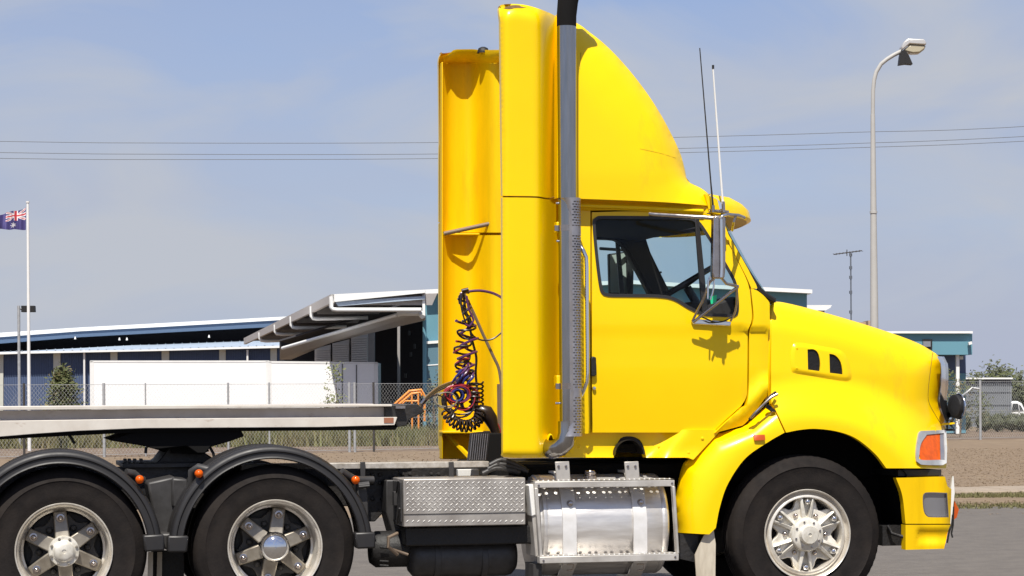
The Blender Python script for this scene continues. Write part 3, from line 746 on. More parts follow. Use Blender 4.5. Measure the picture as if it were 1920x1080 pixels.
# roof, back wall, floor, inside faces
tmp = MB(); relief(tmp, [(1066, 376, 1), (1334, 388, 1), (1350, 404, 1), (1364, 440, 1), (1412, 528, 1), (1416, 600, 1), (1396, 700, 1), (1066, 700, 1)], DY + .068, yf_cab, [inn], sp=20, t=.01, mirror=True); tmp.far.build('cab_side_trim', 'inner_skin', TR)
A = [P(x, y, DY + .05 + yf_door(x, max(y, 400))) for x, y in ((1066, 376), (1200, 380), (1334, 388), (1352, 402))]
mb = MB(); mb.add(A + [mir(p) for p in A], [(i, i + 1, 5 + i, 4 + i) for i in range(3)])
q = [P(1068, 376, DY + .08), P(1068, 850, DY + .08)]
mb.ext([q[0], q[1], mir(q[1]), mir(q[0])], (.03, 0, 0))
mb.build('cab_roof', 'yellow', TR)
mb = MB()
a = P(1078, 392, .2); b = P(1330, 404, .2); c = P(1078, 850, .2)
mb.add([a + Vector((0, 0, -.03)), P(1180, 402, .22), P(1300, 412, .22), P(1335, 418, .22)] + [mir(v) for v in (a + Vector((0, 0, -.03)), P(1180, 402, .22), P(1300, 412, .22), P(1335, 418, .22))], [(i, i + 1, 5 + i, 4 + i) for i in range(3)])
mb.box((a.x, .2, c.z), (a.x + .04, 2.2, a.z))                           # back wall trim
mb.build('headlining', 'interior', TR)
mb = MB()                                                              # door inner trims
for s in (0, 1):
    q = [P(x, y, .18) for x, y in ((1112, 575), (1240, 578), (1310, 610), (1392, 615), (1392, 740), (1330, 800), (1112, 800))]
    if s: q = [mir(p) for p in q]
    mb.ext(q, (0, -.02 if s else .02, 0))
mb.build('door_trim', 'interior', TR)
mb = MB(); lp = [(1318, 600), (1322, 585), (1345, 566), (1375, 556), (1440, 568), (1440, 640), (1320, 640)]
q = [P(x, y, .24) for x, y in lp]; mb.ext(q, (0, 1.92, 0)); mb.build('dashboard', 'interior', TR, bevel=.02)
mb = MB(); mb.pprism([(1272, 595), (1285, 572), (1300, 565), (1318, 568), (1325, 600)], .6, .95); mb.build('instrument_binnacle', 'interior', TR, bevel=.02)
def seat(y):
    mb = MB(); mb.pprism([(1100, 600), (1112, 560), (1140, 560), (1150, 640), (1230, 645), (1235, 690), (1120, 690)], y, y + .5); mb.build('seat', 'interior', TR, bevel=.04)
seat(.35); seat(1.5)
# steering wheel: tilted ring, near side driver
sw = P(1284, 532, .70); ax = Vector((-.50, .095, .86)).normalized(); u_ = Vector((0, 1, 0)); u_ = (u_ - ax * u_.dot(ax)).normalized(); v_ = ax.cross(u_)
mb = MB(); mb.tube([sw + (u_ * math.cos(t) + v_ * math.sin(t)) * .22 for t in (2 * math.pi * i / 40 for i in range(41))], .020, 8, False)
mb.tube([sw - ax * .03, sw - ax * .30], .03, 10)
for t in (0.2, math.pi - .2, -math.pi / 2): mb.tube([sw - ax * .02, sw + (u_ * math.cos(t) + v_ * math.sin(t)) * .21], .012, 6)
mb.build('steering_wheel', 'plastic', TR)
mb = MB(); mb.ext([P(x, y, DY + .015) for x, y in ((1331, 556), (1344, 553), (1343, 568), (1333, 570))], (0, .002, 0)); mb.build('window_sticker', 'green_sticker', door)
# windscreen: black seal line down the pillar, glass curving forward in the middle
pil = [(1346, 405), (1364, 440), (1392, 492), (1418, 533), (1432, 550), (1453, 564)]
mb = MB()
for s in (0, 1):
    q = [P(x, y, DY + .02 + (.06 * max(0, (560 - y) / 160))) for x, y in catmull(pil, 10)]
    if s: q = [mir(p) for p in q]
    mb.tube(q, [.012 + .006 * (i / len(q)) for i in range(len(q))], 6)
a, b = P(1352, 404, .16), P(1444, 560, .12)
for p in (a, b): mb.tube([p.lerp(mir(p), t) + Vector((.22 * 4 * t * (1 - t), 0, 0)) for t in (i / 12 for i in range(13))], .02, 6)
seal = mb.build('windscreen_seal', 'black', TR)
mb = MB(); bl = [(1352, 404), (1372, 441), (1398, 489), (1422, 528), (1444, 560)]
bridge(mb, bl, lambda x, y: DY + .02 + (.06 * max(0, (560 - y) / 160)), 12, (.22, 0, 0)); mb.build('windscreen', 'glass', TR)
mb = MB(); mb.ext([P(x, y, .13) for x, y in ((1412, 541), (1422, 543), (1437, 552), (1450, 562), (1456, 567), (1442, 564), (1427, 555))], (0, .12, 0)); mb.build('wiper_cowl', 'black', TR)
mb = MB()
q = [P(1432, 600, .38), P(1432, 640, .38)]; mb.ext([q[0], q[1], mir(q[1]), mir(q[0])], (.05, 0, 0)); 
q = [P(1405, 640, .15), P(1340, 850, .15)]; mb.ext([P(x, y, .35) for x, y in ((1330, 660), (1430, 640), (1430, 845), (1080, 850), (1080, 835), (1320, 830))], (0, 1.7, 0))
mb.build('cab_floor', 'matt_black', TR)
# cowl panel between door and bonnet
def yf_cowl(x, y):
    v = yf_door(x, y) + .012 * sstep(1425, 1442, x)
    return v - .055 * sstep(20, -22, ((x - 1400) * .72 + (y - 760) * -.70) * 0 + segdist((x, y), [(1336, 812), (1392, 772), (1440, 722)]) - 10) 
mb = MB()
relief(mb, [(1408, 541, 1), (1420, 545), (1436, 558), (1443, 568, 1), (1443, 615), (1440, 630), (1440, 722), (1438, 742, 1), (1405, 786), (1392, 798, 1), (1366, 805), (1340, 812, 1), (1363, 790), (1392, 764, 1), (1403, 747), (1405, 622, 1), (1411, 608, 1), (1413, 590)], DY, yf_cowl, sp=8, t=.06, mirror=True)
mb.build('cowl_panel', 'yellow', TR)

# ---- bonnet and wings
def yf_hood(x, y):
    side = .115 + .21 * max(0, (x - 1446) / 325) ** 1.6 + .05 * max(0, (700 - y) / 120)
    rr = math.hypot(x - 1530, (y - 1005) * 1.0)
    t = sstep(212, 305, rr); lip = .03 * sstep(206, 196, rr)
    v = .015 + (side - .015) * t - lip * 0
    d = segdist((x, y), TOPL) * SC
    v += rnd(d, .20) * .9
    dfr = max(0, (1778 - x)) * SC                            # front corner roll
    v += rnd(min(dfr, .05), .05) if y > 780 else 0
    v -= .035 * sstep(1462, 1446, x) * (1 - sstep(600, 560, y)) * 0
    return v
TOPL = [(1446, 568), (1462, 566), (1512, 577), (1560, 590), (1614, 606), (1667, 623), (1718, 642), (1747, 658), (1760, 668), (1764, 681), (1762, 718), (1758, 751), (1762, 770), (1771, 790), (1774, 804)]
HOOD = [(1446, 568, 1), (1462, 566), (1512, 577), (1560, 590), (1614, 606), (1667, 623), (1718, 642), (1747, 658), (1760, 668), (1764, 681, 1), (1762, 718), (1758, 751), (1762, 770), (1771, 790), (1774, 804, 1), (1776, 840), (1774, 878, 1), (1662, 878, 1), (1640, 850), (1605, 822), (1570, 809), (1530, 804), (1500, 806), (1474, 811, 1), (1462, 785), (1448, 755, 1), (1446, 740)]
mb = MB(); relief(mb, HOOD, 0, yf_hood, sp=8, t=.05, mirror=True, join=True)
bridge(mb, TOPL[:9], yf_hood, 10, (0, 0, .03))
hood = mb.build('bonnet', 'yellow', TR)
mb = MB(); relief(mb, [(1436, 572, 1), (1452, 572, 1), (1452, 752, 1), (1436, 752, 1)], 0, lambda x, y: max(DY + .03 + yf_door(x, y), yf_hood(x, y) + .008), sp=9, t=.02, mirror=True); mb.build('cowl_backing', 'yellow', TR)
def yf_wing(x, y):
    rr = math.hypot(x - 1530, y - 1005)
    v = .015 + .10 * sstep(205, 300, rr) + .03 * sstep(0, 1, (900 - y) / 900)
    # rolled leading edge along the door side
    d = segdist((x, y), [(1443, 756), (1400, 796), (1345, 814), (1337, 812), (1297, 857), (1282, 877), (1271, 930), (1270, 960), (1275, 998)]) * SC
    return v + rnd(d, .13) * .9
WING = [(1446, 757, 1), (1459, 785), (1471, 811, 1), (1440, 829), (1397, 860), (1365, 907), (1350, 950), (1342, 990, 1), (1330, 1002, 1), (1275, 999, 1), (1270, 960), (1271, 930), (1282, 877), (1297, 857), (1338, 814, 1), (1362, 809), (1392, 802, 1), (1408, 790)]
mb = MB(); relief(mb, WING, 0, yf_wing, sp=7, t=.05, mirror=True); mb.build('rear_wing_section', 'yellow', TR)
# vent panel on the bonnet side
V = [(1486, 648), (1500, 643), (1545, 650), (1574, 656), (1586, 666), (1592, 680), (1597, 704), (1593, 713), (1580, 714), (1530, 706), (1492, 699), (1484, 693), (1482, 670)]
H1 = [(1514, 655, 1), (1526, 655), (1534, 662), (1538, 680), (1537, 696, 1), (1515, 693, 1)]; H2 = [(1555, 663, 1), (1566, 666), (1575, 676), (1579, 690), (1580, 702, 1), (1556, 699, 1)]
mb = MB(); Vl = outline(V, 3)
relief(mb, Vl, -.016, lambda x, y: yf_hood(x, y) + .014 * (1 - sstep(0, 7, segdist((x, y), Vl + [Vl[0]]))), [outline(H1, 3), outline(H2, 3)], sp=3.5, t=.035, flat=True)
vp = mb.build('vent_panel', 'yellow', hood)
for Hh in (H1, H2):
    mb = MB(); relief(mb, Hh, -.003, yf_hood, sp=4, t=.0); g_ = mb.build('vent_mesh', 'black', hood)
    mb = MB(); xs = [p[0] for p in Hh]; ys = [p[1] for p in Hh]; l = outline(Hh, 3)
    for k in range(-14, 30):
        for s in (1, -1):
            p0 = []; 
            for t in range(0, 60):
                x = min(xs) + k * 3.2 + s * t * .9 + (0 if s > 0 else 10); y = min(ys) + t * .9
                if inside((x, y), l): p0.append(P(x, y, yf_hood(x, y) - .005))
            if len(p0) > 3: mb.tube([p0[0], p0[len(p0) // 2], p0[-1]], .0007, 4, False)
    tag(mb.build('vent_wires', 'chassis', g_), kind='stuff')
for x, y in ((1494, 653), (1494, 690)):
    mb = MB(); mb.rev([(.008, 0), (.007, -.005), (.0005, -.007)], P(x, y, -.014 + yf_hood(x, y)), n=10); mb.build('vent_screw', 'yellow', vp)
# seams: bonnet front edge
mb = MB()
mb.tube([P(x, y, yf_hood(x, y) - .001) for x, y in catmull([(1749, 661), (1745, 690), (1741, 725), (1741, 752), (1752, 775), (1766, 797)], 6)], .002, 5); mb.build('bonnet_seam', 'seam_dark', hood)
# grille: chrome surround that stands proud of the nose
mb = MB(); g = [(1757, 668), (1764, 682), (1765, 718), (1762, 750), (1765, 768), (1773, 790)]
bridge(mb, catmull(g, 8), lambda x, y: .34 if y < 790 else .3, 12, (.20, 0, 0), lambda q: (4 * q * (1 - q)) ** .5)
gr = mb.build('grille_surround', 'chrome', TR)
mb = MB()
q = [P(1755, 800, .32), P(1755, 878, .32)]; mb.ext([q[0], q[1], mir(q[1]), mir(q[0])], (-.04, 0, 0)); mb.build('front_panel', 'yellow', TR)
# spot mirror on the nose
c = P(1791, 762, .45); mb = MB(); pr = [(.001, -.05), (.055, -.045), (.085, -.02), (.09, .02), (.088, .028)]
mb.rev([(r * .95, h * .6) for r, h in pr], (0, 0, 0), n=32, axis='x')
rt = Matrix.Rotation(R_(9), 3, 'Z'); mb.v = [rt @ Vector((v.x, v.y, v.z)) + c for v in mb.v]
sm = mb.build('nose_mirror', 'black', TR)
mb = MB(); mb.rev([(.089, .022), (.092, .028), (.086, .034), (.001, .036)], (0, 0, 0), n=32, axis='x'); mb.v = [rt @ v + c for v in mb.v]; mb.build('mirror_glass', 'chrome', sm)
mb = MB(); mb.tube([P(1787, 784, .45), P(1782, 796, .46), P(1790, 806, .46), P(1766, 806, .5)], .009, 6); mb.tube([P(1776, 790, .46), P(1776, 803, .5)], .006, 6); mb.build('mirror_arm', 'chassis', sm)
mb = MB(); mb.pprism([(1766, 794), (1790, 792), (1790, 795), (1766, 798)], .40, .55); mb.build('mirror_foot', 'yellow', sm)
# headlamp
bz = [(1727, 808, 1), (1774, 806, 1), (1776, 840, 1), (1775, 868, 1), (1768, 872), (1727, 871), (1719, 865), (1718, 845), (1720, 828), (1723, 812)]
ln = [(1738, 815, 1), (1770, 812, 1), (1772, 862, 1), (1727, 862), (1724, 852), (1727, 832)]
yb = lambda x, y: yf_hood(min(x, 1762), y) - .026
mb = MB(); relief(mb, bz, 0, yb, [outline(ln, 3)], sp=5, t=.04); hl = mb.build('headlight', 'galv', TR, bevel=.003)
mb = MB(); relief(mb, [(1738, 815, 1), (1762, 813, 1), (1763, 862, 1), (1727, 862), (1724, 852), (1727, 832)], .012, yb, sp=5, t=.01); mb.build('indicator_lens', 'orange_lens', hl)
mb = MB(); relief(mb, [(1762.5, 813, 1), (1771, 812, 1), (1773, 861, 1), (1763.5, 862, 1)], .010, yb, sp=5, t=.02); mb.build('lamp_lens', 'clear_lens', hl)
mb = MB(); relief(mb, [(1413, 815, 1), (1434, 815, 1), (1435, 825, 1), (1415, 826, 1)], -.018, yf_wing, sp=4, t=.02); mb.build('side_marker', 'red_lens', TR)
# rubber bonnet latch
mb = MB(); lt = [(1407, 785), (1418, 772), (1432, 758), (1446, 745), (1458, 739)]
mb.tube([P(x, y, .045 - .03 * (i > 0)) for i, (x, y) in enumerate(catmull(lt, 6))], .010, 8); la = mb.build('bonnet_latch', 'old_chrome', TR)
mb = MB(); mb.tube([P(1406, 787, .05), P(1416, 775, .02), P(1424, 770, .03)], .014, 8); mb.tube([P(1436, 752, .03), P(1446, 742, .02), P(1454, 736, .05)], .010, 8); mb.ext([P(x, y, .04) for x, y in ((1440, 758), (1446, 762), (1455, 771), (1448, 772), (1436, 764))], (0, .03, 0)); mb.build('latch_rubber', 'black', la)
# ---- bumper
def yf_b(x, y):
    v = .05 + rnd(max(0, (1784 - x)) * SC, .10) + .02 * sstep(1716, 1738, x)
    v += .028 * sstep(918, 908, y) * 0 + (.02 * math.sin(min(1, max(0, (y - 990) / 30)) * math.pi) if y > 985 and x > 1720 else 0) * 1.2
    return v
mb = MB()
FOG = [(1733, 925), (1745, 923), (1776, 924, 1), (1779, 970, 1), (1748, 970), (1738, 968), (1732, 958), (1730, 935)]
fogl = outline(FOG, 3)
relief(mb, [(1680, 896, 1), (1772, 894, 1), (1777, 912), (1784, 917, 1), (1782, 982, 1), (1698, 982, 1), (1692, 930)], 0, yf_b, [fogl], sp=6, t=.06, mirror=True)
mb.build('bumper', 'yellow_worn', TR); mb = MB()
relief(mb, [(1698, 984, 1), (1782, 984, 1), (1777, 997), (1773, 1017), (1770, 1029, 1), (1698, 1031, 1)], .003, yf_b, sp=5, t=.08, mirror=True)
mb.far = None if False else mb.far
mb.build('bumper_apron', 'yellow_worn', TR); mb = MB()
bridge(mb, [(1772, 894), (1777, 912), (1784, 917), (1782, 982), (1777, 997), (1773, 1017), (1770, 1029)], yf_b, 12, (.10, 0, 0), lambda q: (4 * q * (1 - q)) ** .5)
bmp = mb.build('bumper', 'yellow_worn', TR)
mb = MB(); relief(mb, fogl, .018, yf_b, sp=6, t=.0, flat=True); mb.build('fog_lamp', 'clear_lens', bmp)
mb = MB(); gl = Vl; relief(mb, [(x, y) for x, y in fogl], .0, yf_b, [[(1755 + (x - 1755) * .93, 947 + (y - 947) * .93) for x, y in fogl]], sp=0, t=.03, flat=True); mb.build('fog_lamp_bezel', 'old_chrome', bmp)
mb = MB(); mb.pbox(1684, 1765, 881, 892, .12, 1.2); mb.build('bumper_trim', 'plastic', TR)
mb = MB(); mb.pprism([(1786, 893), (1788, 893), (1790, 925), (1783, 985), (1776, 957), (1782, 925)], .6, .62); mb.build('number_plate_edge', 'white_paint', bmp)
mb = MB(); mb.pprism([(1790, 940), (1798, 955), (1794, 970), (1788, 975)], .62, .64); mb.build('reflector_tag', 'red_lens', bmp)
mb = MB()
for q in ([(1786, 965), (1784, 985), (1779, 1000), (1776, 1018)], [(1788, 950), (1787, 985), (1784, 1000), (1786, 1008)], [(1784, 985), (1774, 1000), (1770, 1012)]): mb.tube([P(x, y, .6) for x, y in q], .006, 6)
mb.build('tow_strap', 'black', bmp)
# mud flap behind the front wheel
mb = MB(); mb.pprism([(1307, 1100), (1303, 1040), (1320, 1004), (1338, 992), (1342, 1020), (1341, 1100)], .05, .06); mb.build('mud_flap', 'cream_flap', TR)
mb = MB(); mb.pprism([(1275, 1001), (1310, 1001), (1306, 1055), (1276, 1048)], .12, .3); mb.build('wing_support', 'chassis', TR)
mb = MB(); mb.pprism([(284, 1032), (345, 1032), (345, 1110), (284, 1110)], .45, .47); mb.build('black_backing', 'black', TR)  # black sheet added behind the flaps to darken the gap between the wheels
for px in (283, 300, 325):
    mb = MB(); mb.pprism([(px - 7, 1120), (px - 5, 1035), (px + 4, 1035), (px + 3, 1120)], .2 + (px - 283) * .01, .21 + (px - 283) * .01); mb.build('mud_flap', 'cream_flap', TR)

# ---- roof fairing
RT = [(1045, 26), (1083, 44), (1105, 60), (1135, 84), (1170, 120), (1207, 166), (1238, 213), (1262, 258), (1276, 290), (1283, 316), (1286, 332), (1294, 343), (1313, 352), (1330, 365), (1338, 378)]
def yf_fair(x, y):
    d = segdist((x, y), RT) * SC; v = .0 + rnd(d, .34) * .62
    v += .10 * max(0, (330 - y) / 300) ** 1.2                   # narrower towards the top
    t = sstep(352, 300, y); v += .05 * t * sstep(1230, 1290, x)
    return v
mb = MB()
FAIR = [(1045, 26, 1)] + [p for p in RT[1:-1]] + [(1338, 378, 1), (1334, 386, 1), (1260, 380), (1180, 376), (1045, 371, 1)]
relief(mb, FAIR, DY - .045, yf_fair, sp=10, t=.09, mirror=True, join=True)
bridge(mb, RT, lambda x, y: DY - .045 + yf_fair(x, y), 14, (.16, 0, .02))
fair = mb.build('roof_fairing', 'yellow', TR)
mb = MB(); mb.tube([P(x, y, DY - .046 + yf_fair(x, y)) for x, y in catmull([(1200, 279), (1240, 288), (1278, 300)], 10)], .0007, 5)
mb.tube([P(x, y, DY - .046 + yf_fair(x, y)) for x, y in ((1091, 52), (1089, 100), (1087, 130))], .0015, 5); mb.build('fairing_seam', 'seam_dark', fair)
mb = MB(); mb.tube([P(1087, 385, DY + .03), P(1200, 389, DY + .03), P(1318, 396, DY + .035)], .014, 8); mb.tube([P(1087, 391, DY + .045), P(1200, 394, DY + .045), P(1325, 401, DY + .045)], .005, 6); mb.build('drip_rail', 'yellow', TR)
# visor
mb = MB(); vt = [(1326, 362), (1345, 372), (1372, 380), (1395, 389), (1402, 396), (1403, 404), (1400, 409)]
mb.ext([P(x, y, DY + .05) for x, y in ((1322, 364), (1345, 374), (1352, 402), (1330, 398))], (0, .04, 0))
bridge(mb, [(1326, 363), (1345, 373), (1356, 384), (1360, 400), (1352, 404)], lambda x, y: DY + .06, 20, (.37, 0, -.03), lambda q: (4 * q * (1 - q)) ** .42)
mb.build('sun_visor', 'yellow', TR)

# ---- side extender (near) and its twin
def plan(x):                      # plan section: flat face then curling in towards the stack
    return .0 + .30 * sstep(1000, 1054, x) ** 1.4 + rnd((x - 940) * SC, .05)
def yf_ext(x, y):
    v = plan(x); top = segdist((x, y), [(936, 14), (965, 7), (1000, 13), (1030, 24), (1052, 36)]) * SC; bot = max(0, 858 - y) * SC
    return v + rnd(top, .10) * .8 + rnd(bot, .05) * .8
mb = MB()
relief(mb, [(938, 40, 1), (936, 14), (945, 8), (975, 8), (1000, 13), (1030, 24), (1052, 36, 1), (1052, 364, 1), (1030, 371), (1005, 368), (942, 367, 1)], .0, yf_ext, sp=6, step=3, t=.05, mirror=True)
mb.build('side_extender', 'yellow', TR)
mb = MB(); relief(mb, [(942, 370, 1), (1005, 371), (1030, 374), (1052, 367, 1), (1052, 858, 1), (952, 858), (943, 848, 1)], .0, yf_ext, sp=6, step=3, t=.05, mirror=True); mb.build('side_extender', 'yellow', TR)
mb = MB(); mb.tube([P(x, y, yf_ext(x, y) + .012) for x, y in ((943, 368.5), (970, 368.5), (1005, 369.5), (1030, 372.5), (1050, 366))], .006, 6); mb.build('extender_seam', 'seam_dark', TR)
mb = MB(); relief(mb, [(944, 15), (948, 11), (960, 9.5), (976, 10), (988, 13), (980, 15), (966, 15), (955, 17)], -.003, yf_ext, sp=3, t=0, step=2); mb.build('soot_stain', 'soot', TR)
def inner_y(x, y): return WY - .045
mb = MB(); N = [(x, y) for x, y in ((0, 0),)]
def farP(px, py, y=WY - .05): return P(px, py, y)
a = farP(831, 437); b = farP(832, 812)
def far_panel(pxl, pxr, top, bot, y):       # a curved sheet: lip at the rear edge, bent in at the top
    mb = MB(); rows = []
    for j in range(22):
        t = j / 21; py = top + (bot - top) * t; row = []
        for i in range(16):
            s = i / 15; px = pxl + (pxr - pxl) * s
            yy = y - .10 * max(0, 1 - s * 9) ** 2 + .02 * math.sin(s * 3.0) - .31 * sstep(872, 932, px) ** 1.3
            row.append(P(px, py, yy))
        rows.append(row)
    k = 16; mb.add([p for r in rows for p in r], [(i * k + j, i * k + j + 1, (i + 1) * k + j + 1, (i + 1) * k + j) for i in range(21) for j in range(k - 1)], True)
    return mb
mb = far_panel(830, 948, 118, 436, 2.31)
tp = [P(x, 118, 2.31 - .10 * max(0, 1 - (x - 830) / 13) ** 2 - .31 * sstep(872, 932, x) ** 1.3 + .02 * math.sin((x - 830) / 118 * 3)) for x in range(830, 949, 6)]; rows = []
for q in range(7):                       # roof lip of the far panel, curling in towards the middle
    t = q / 6 * math.pi / 2; rows.append([Vector((p.x, p.y + (min(2.135, p.y - .15) - p.y) * math.sin(t) * min(1, .35 + i_ * .3), p.z + .075 * (1 - math.cos(t)) * min(1, .35 + i_ * .3))) for i_, p in enumerate(tp)])
k = len(tp); mb.add([p for r in rows for p in r], [(i * k + j, i * k + j + 1, (i + 1) * k + j + 1, (i + 1) * k + j) for i in range(6) for j in range(k - 1)], True)
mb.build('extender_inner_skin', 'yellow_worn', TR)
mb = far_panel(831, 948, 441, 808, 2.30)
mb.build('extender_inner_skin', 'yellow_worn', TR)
mb = MB()
mb.ext([P(830, 437, 2.23), P(948, 437, 2.23), P(948, 441, 2.23), P(830, 441, 2.23)], (0, .12, 0)); mb.ext([P(830, 808, 2.16), P(948, 808, 2.16), P(948, 813, 2.16), P(830, 813, 2.16)], (0, .16, 0))
mb.ext([P(830, 812, 2.30), P(885, 812, 2.30), P(885, 861, 2.30), P(830, 861, 2.30)], (0, .02, 0)); mb.ext([P(828.5, 116, 2.22), P(831, 116, 2.22), P(831, 861, 2.22), P(828.5, 861, 2.22)], (0, .10, 0))
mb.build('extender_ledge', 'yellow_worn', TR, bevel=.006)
mb = MB(); mb.tube([P(833, 438, 2.22), P(944, 414, 2.05), P(1000, 402, 1.95)], .016, 8); mb.build('stay_rod', 'rod_brown', TR)
mb = MB(); mb.tube([P(836, 812, 2.26), P(882, 860, 2.2)], .02, 6); mb.build('stay_rod', 'yellow_worn', TR)
mb = MB(); c = P(906, 97, 2.1); mb.rev([(.045, 0), (.045, .01), (.035, .035), (.015, .045), (.0005, .047)], (c.x, c.y, c.z - .01), n=16, axis='z'); mb.build('roof_lamp', 'black', TR)

# ---- exhaust stack
sy = -.02
c = P(1066, 600, sy); sx = c.x; zt = P(1066, 44, sy).z; zb = P(1066, 800, sy).z; zs0 = P(1066, 818, sy).z; zs1 = P(1066, 372, sy).z
mb = MB(); mb.tube([(sx, sy, zb), (sx, sy, zt)], .0625, 40, False)
stk = mb.build('exhaust_stack', 'stack_metal', TR)
mb = MB(); pts = [(sx, sy, zt - .02), (sx + .001, sy, zt + .05), (sx + .010, sy + .0, zt + .14), (sx + .03, sy, zt + .24), (sx + .06, sy, zt + .36), (sx + .12, sy, zt + .46)]
mb.tube(catmull([tuple(p) for p in pts], .04) if False else pts, [.064, .0645, .067, .068, .068, .068], 40, False); mb.build('exhaust_tip', 'matt_black', stk)
mb = MB(); q = [P(1064, 790, sy), P(1064, 812, sy), P(1060, 828, sy), P(1050, 838, sy + .02), P(1036, 842, sy + .06), P(1028, 838, .12)]
mb.tube(q, [.062, .062, .062, .062, .064, .064], 28, False); mb.build('exhaust_elbow', 'stack_metal', stk)
mb = MB(); cc = P(1033, 834, .04); mb.rev([(.052, .0), (.058, -.006), (.062, -.003), (.064, .03), (.052, .08)], cc, n=28); 
mb.v = [cc + Vector(((v - cc).x * .36, (v - cc).y, (v - cc).z * 1.15)) for v in mb.v]; mb.build('elbow_collar', 'yellow', stk)
# perforated heat shield: a real slotted sheet, rolled
Rs = .070; Hh = zs1 - zs0; holes = []; S = 1000.
arc = R_(215); Wd = Rs * arc
rowz = .022; r = 0
while rowz < Hh - .03:
    bandt = (Hh - rowz)                        # keep plain bands at the clamps
    if not (.195 < bandt < .245 or .985 + .25 < bandt < 1.295):
        for k_ in range(7):
            x = .006 + Wd * .40 + k_ * .0225 + (.011 if r % 2 else 0)
            if x + .018 < Wd - .004: holes.append([(x * S, rowz * S), ((x + .0165) * S, rowz * S), ((x + .0165) * S, (rowz + .0085) * S), (x * S, (rowz + .0085) * S)])
    rowz += .0172; r += 1
gridx = [Wd * i / 26 for i in range(1, 26)]
lp = [(x * S, 0) for x in [0] + gridx + [Wd]] + [(x * S, Hh * S) for x in ([0] + gridx + [Wd])[::-1]]
vs, fs = sheet2d(lp, holes, 0)
mb = MB(); aa0 = -math.pi / 2 - PSI * 0 - arc / 2 + R_(14)
def roll(x, y, r_): a = aa0 + (x / S) / Rs; return Vector((sx + .012 + math.cos(a) * r_, sy - .012 + math.sin(a) * r_, zs0 + y / S))
top = [roll(x, y, Rs) for x, y in vs]
mb.add(top, fs, True)
mb.build('heat_shield', 'shield_metal', stk)
for py in (428, 724):
    mb = MB(); z = P(1066, py, sy).z; mb.rev([(.066, -.02), (.0665, .02)], (sx, sy, z), n=32, axis='z'); mb.box((sx - .09, sy - .01, z - .018), (sx - .05, sy + .01, z + .018)); mb.build('stack_clamp', 'old_chrome', stk)
for py, s in ((428, 1), (716, 1)):
    mb = MB(); mb.pbox(1044, 1057, py - 12, py + 8, -.02, .06); mb.build('stack_bracket', 'yellow', stk, bevel=.004)
for x, y in ((1047, 381), (1048, 452), (1046, 756)):
    mb = MB(); mb.tube([P(x - 5, y, -.02), P(x + 10, y, -.02)], .008, 8); mb.build('stack_bolt', 'chrome', stk)
mb = MB(); mb.tube([P(x, y, yy) for x, y, yy in ((1080, 452, .03), (1087, 459, -.03), (1094, 470, -.06), (1099, 482, -.065), (1100, 500, -.065), (1102, 700, -.065), (1101, 716, -.065), (1095, 732, -.05), (1088, 745, -.0), (1086, 752, .05))], .0125, 12); mb.build('grab_rail', 'chrome', TR)

# ---- door mirror (near side)
MI = empty('door_mirror', P(1340, 560, 0), parent=TR)
mb = MB(); l = [(1338, 408), (1341, 404), (1357, 404), (1361, 408), (1361, 500), (1359, 522), (1337, 522), (1336, 512)]
mb.ext([P(x, y, -.19) for x, y in l], (0, .06, 0)); mb.build('mirror_head', 'old_chrome', MI, bevel=.022, seg=3)
mb = MB()
for q in ([(1352, 410, -.21), (1354, 405, -.21), (1361, 403, -.20)], [(1352, 410, -.205), (1353, 500, -.205), (1352, 520, -.205)]): mb.tube([P(*p) for p in q], .010, 8)
mb.build('mirror_edge_tube', 'chrome', MI)
mb = MB()
mb.tube([P(1218, 401, .02), P(1225, 402, .0), P(1345, 409, -.15)], .014, 8)
mb.build('mirror_top_arm', 'old_chrome', MI)
mb = MB(); mb.tube([P(1395, 408, .12), P(1385, 404, -.0), P(1362, 402, -.17)], .012, 8); mb.tube([P(1373, 432, .10), P(1376, 415, -.05), P(1380, 404, -.05)], .009, 8); mb.build('mirror_top_arm', 'old_chrome', MI)
mb = MB(); mb.tube([P(1298, 602, .03), P(1318, 562, -.06), P(1330, 530, -.11), P(1340, 520, -.15)], .009, 8); mb.tube([P(1300, 604, .03), P(1340, 572, -.06), P(1372, 546, -.09), P(1384, 538, -.09)], .010, 8)
mb.tube([P(1352, 520, -.16), P(1362, 532, -.13), P(1384, 537, -.09)], .010, 8); mb.tube([P(1382, 540, -.09), P(1381, 570, -.04), P(1378, 585, .0), P(1370, 602, .04)], .008, 8); mb.build('mirror_strut', 'old_chrome', MI)
mb = MB(); mb.tube([P(x, y, -.12) for x, y in catmull([(1327, 560), (1328, 530), (1331, 520), (1336, 518), (1339, 524), (1337, 545), (1332, 562)], 5)], .006, 8); mb.build('mirror_loop', 'chrome', MI)
mb = MB(); mb.ext([P(x, y, .078) for x, y in ((1296, 600), (1306, 598), (1372, 603), (1370, 612), (1300, 608))], (0, .02, 0)); mb.build('mirror_foot', 'chrome', MI, bevel=.008)
mb = MB(); mb.tube([P(x, y, .02) for x, y in catmull([(1310, 592), (1325, 598), (1340, 604), (1358, 602), (1372, 594)], 5)], .005, 6); mb.build('mirror_cable', 'black', MI)
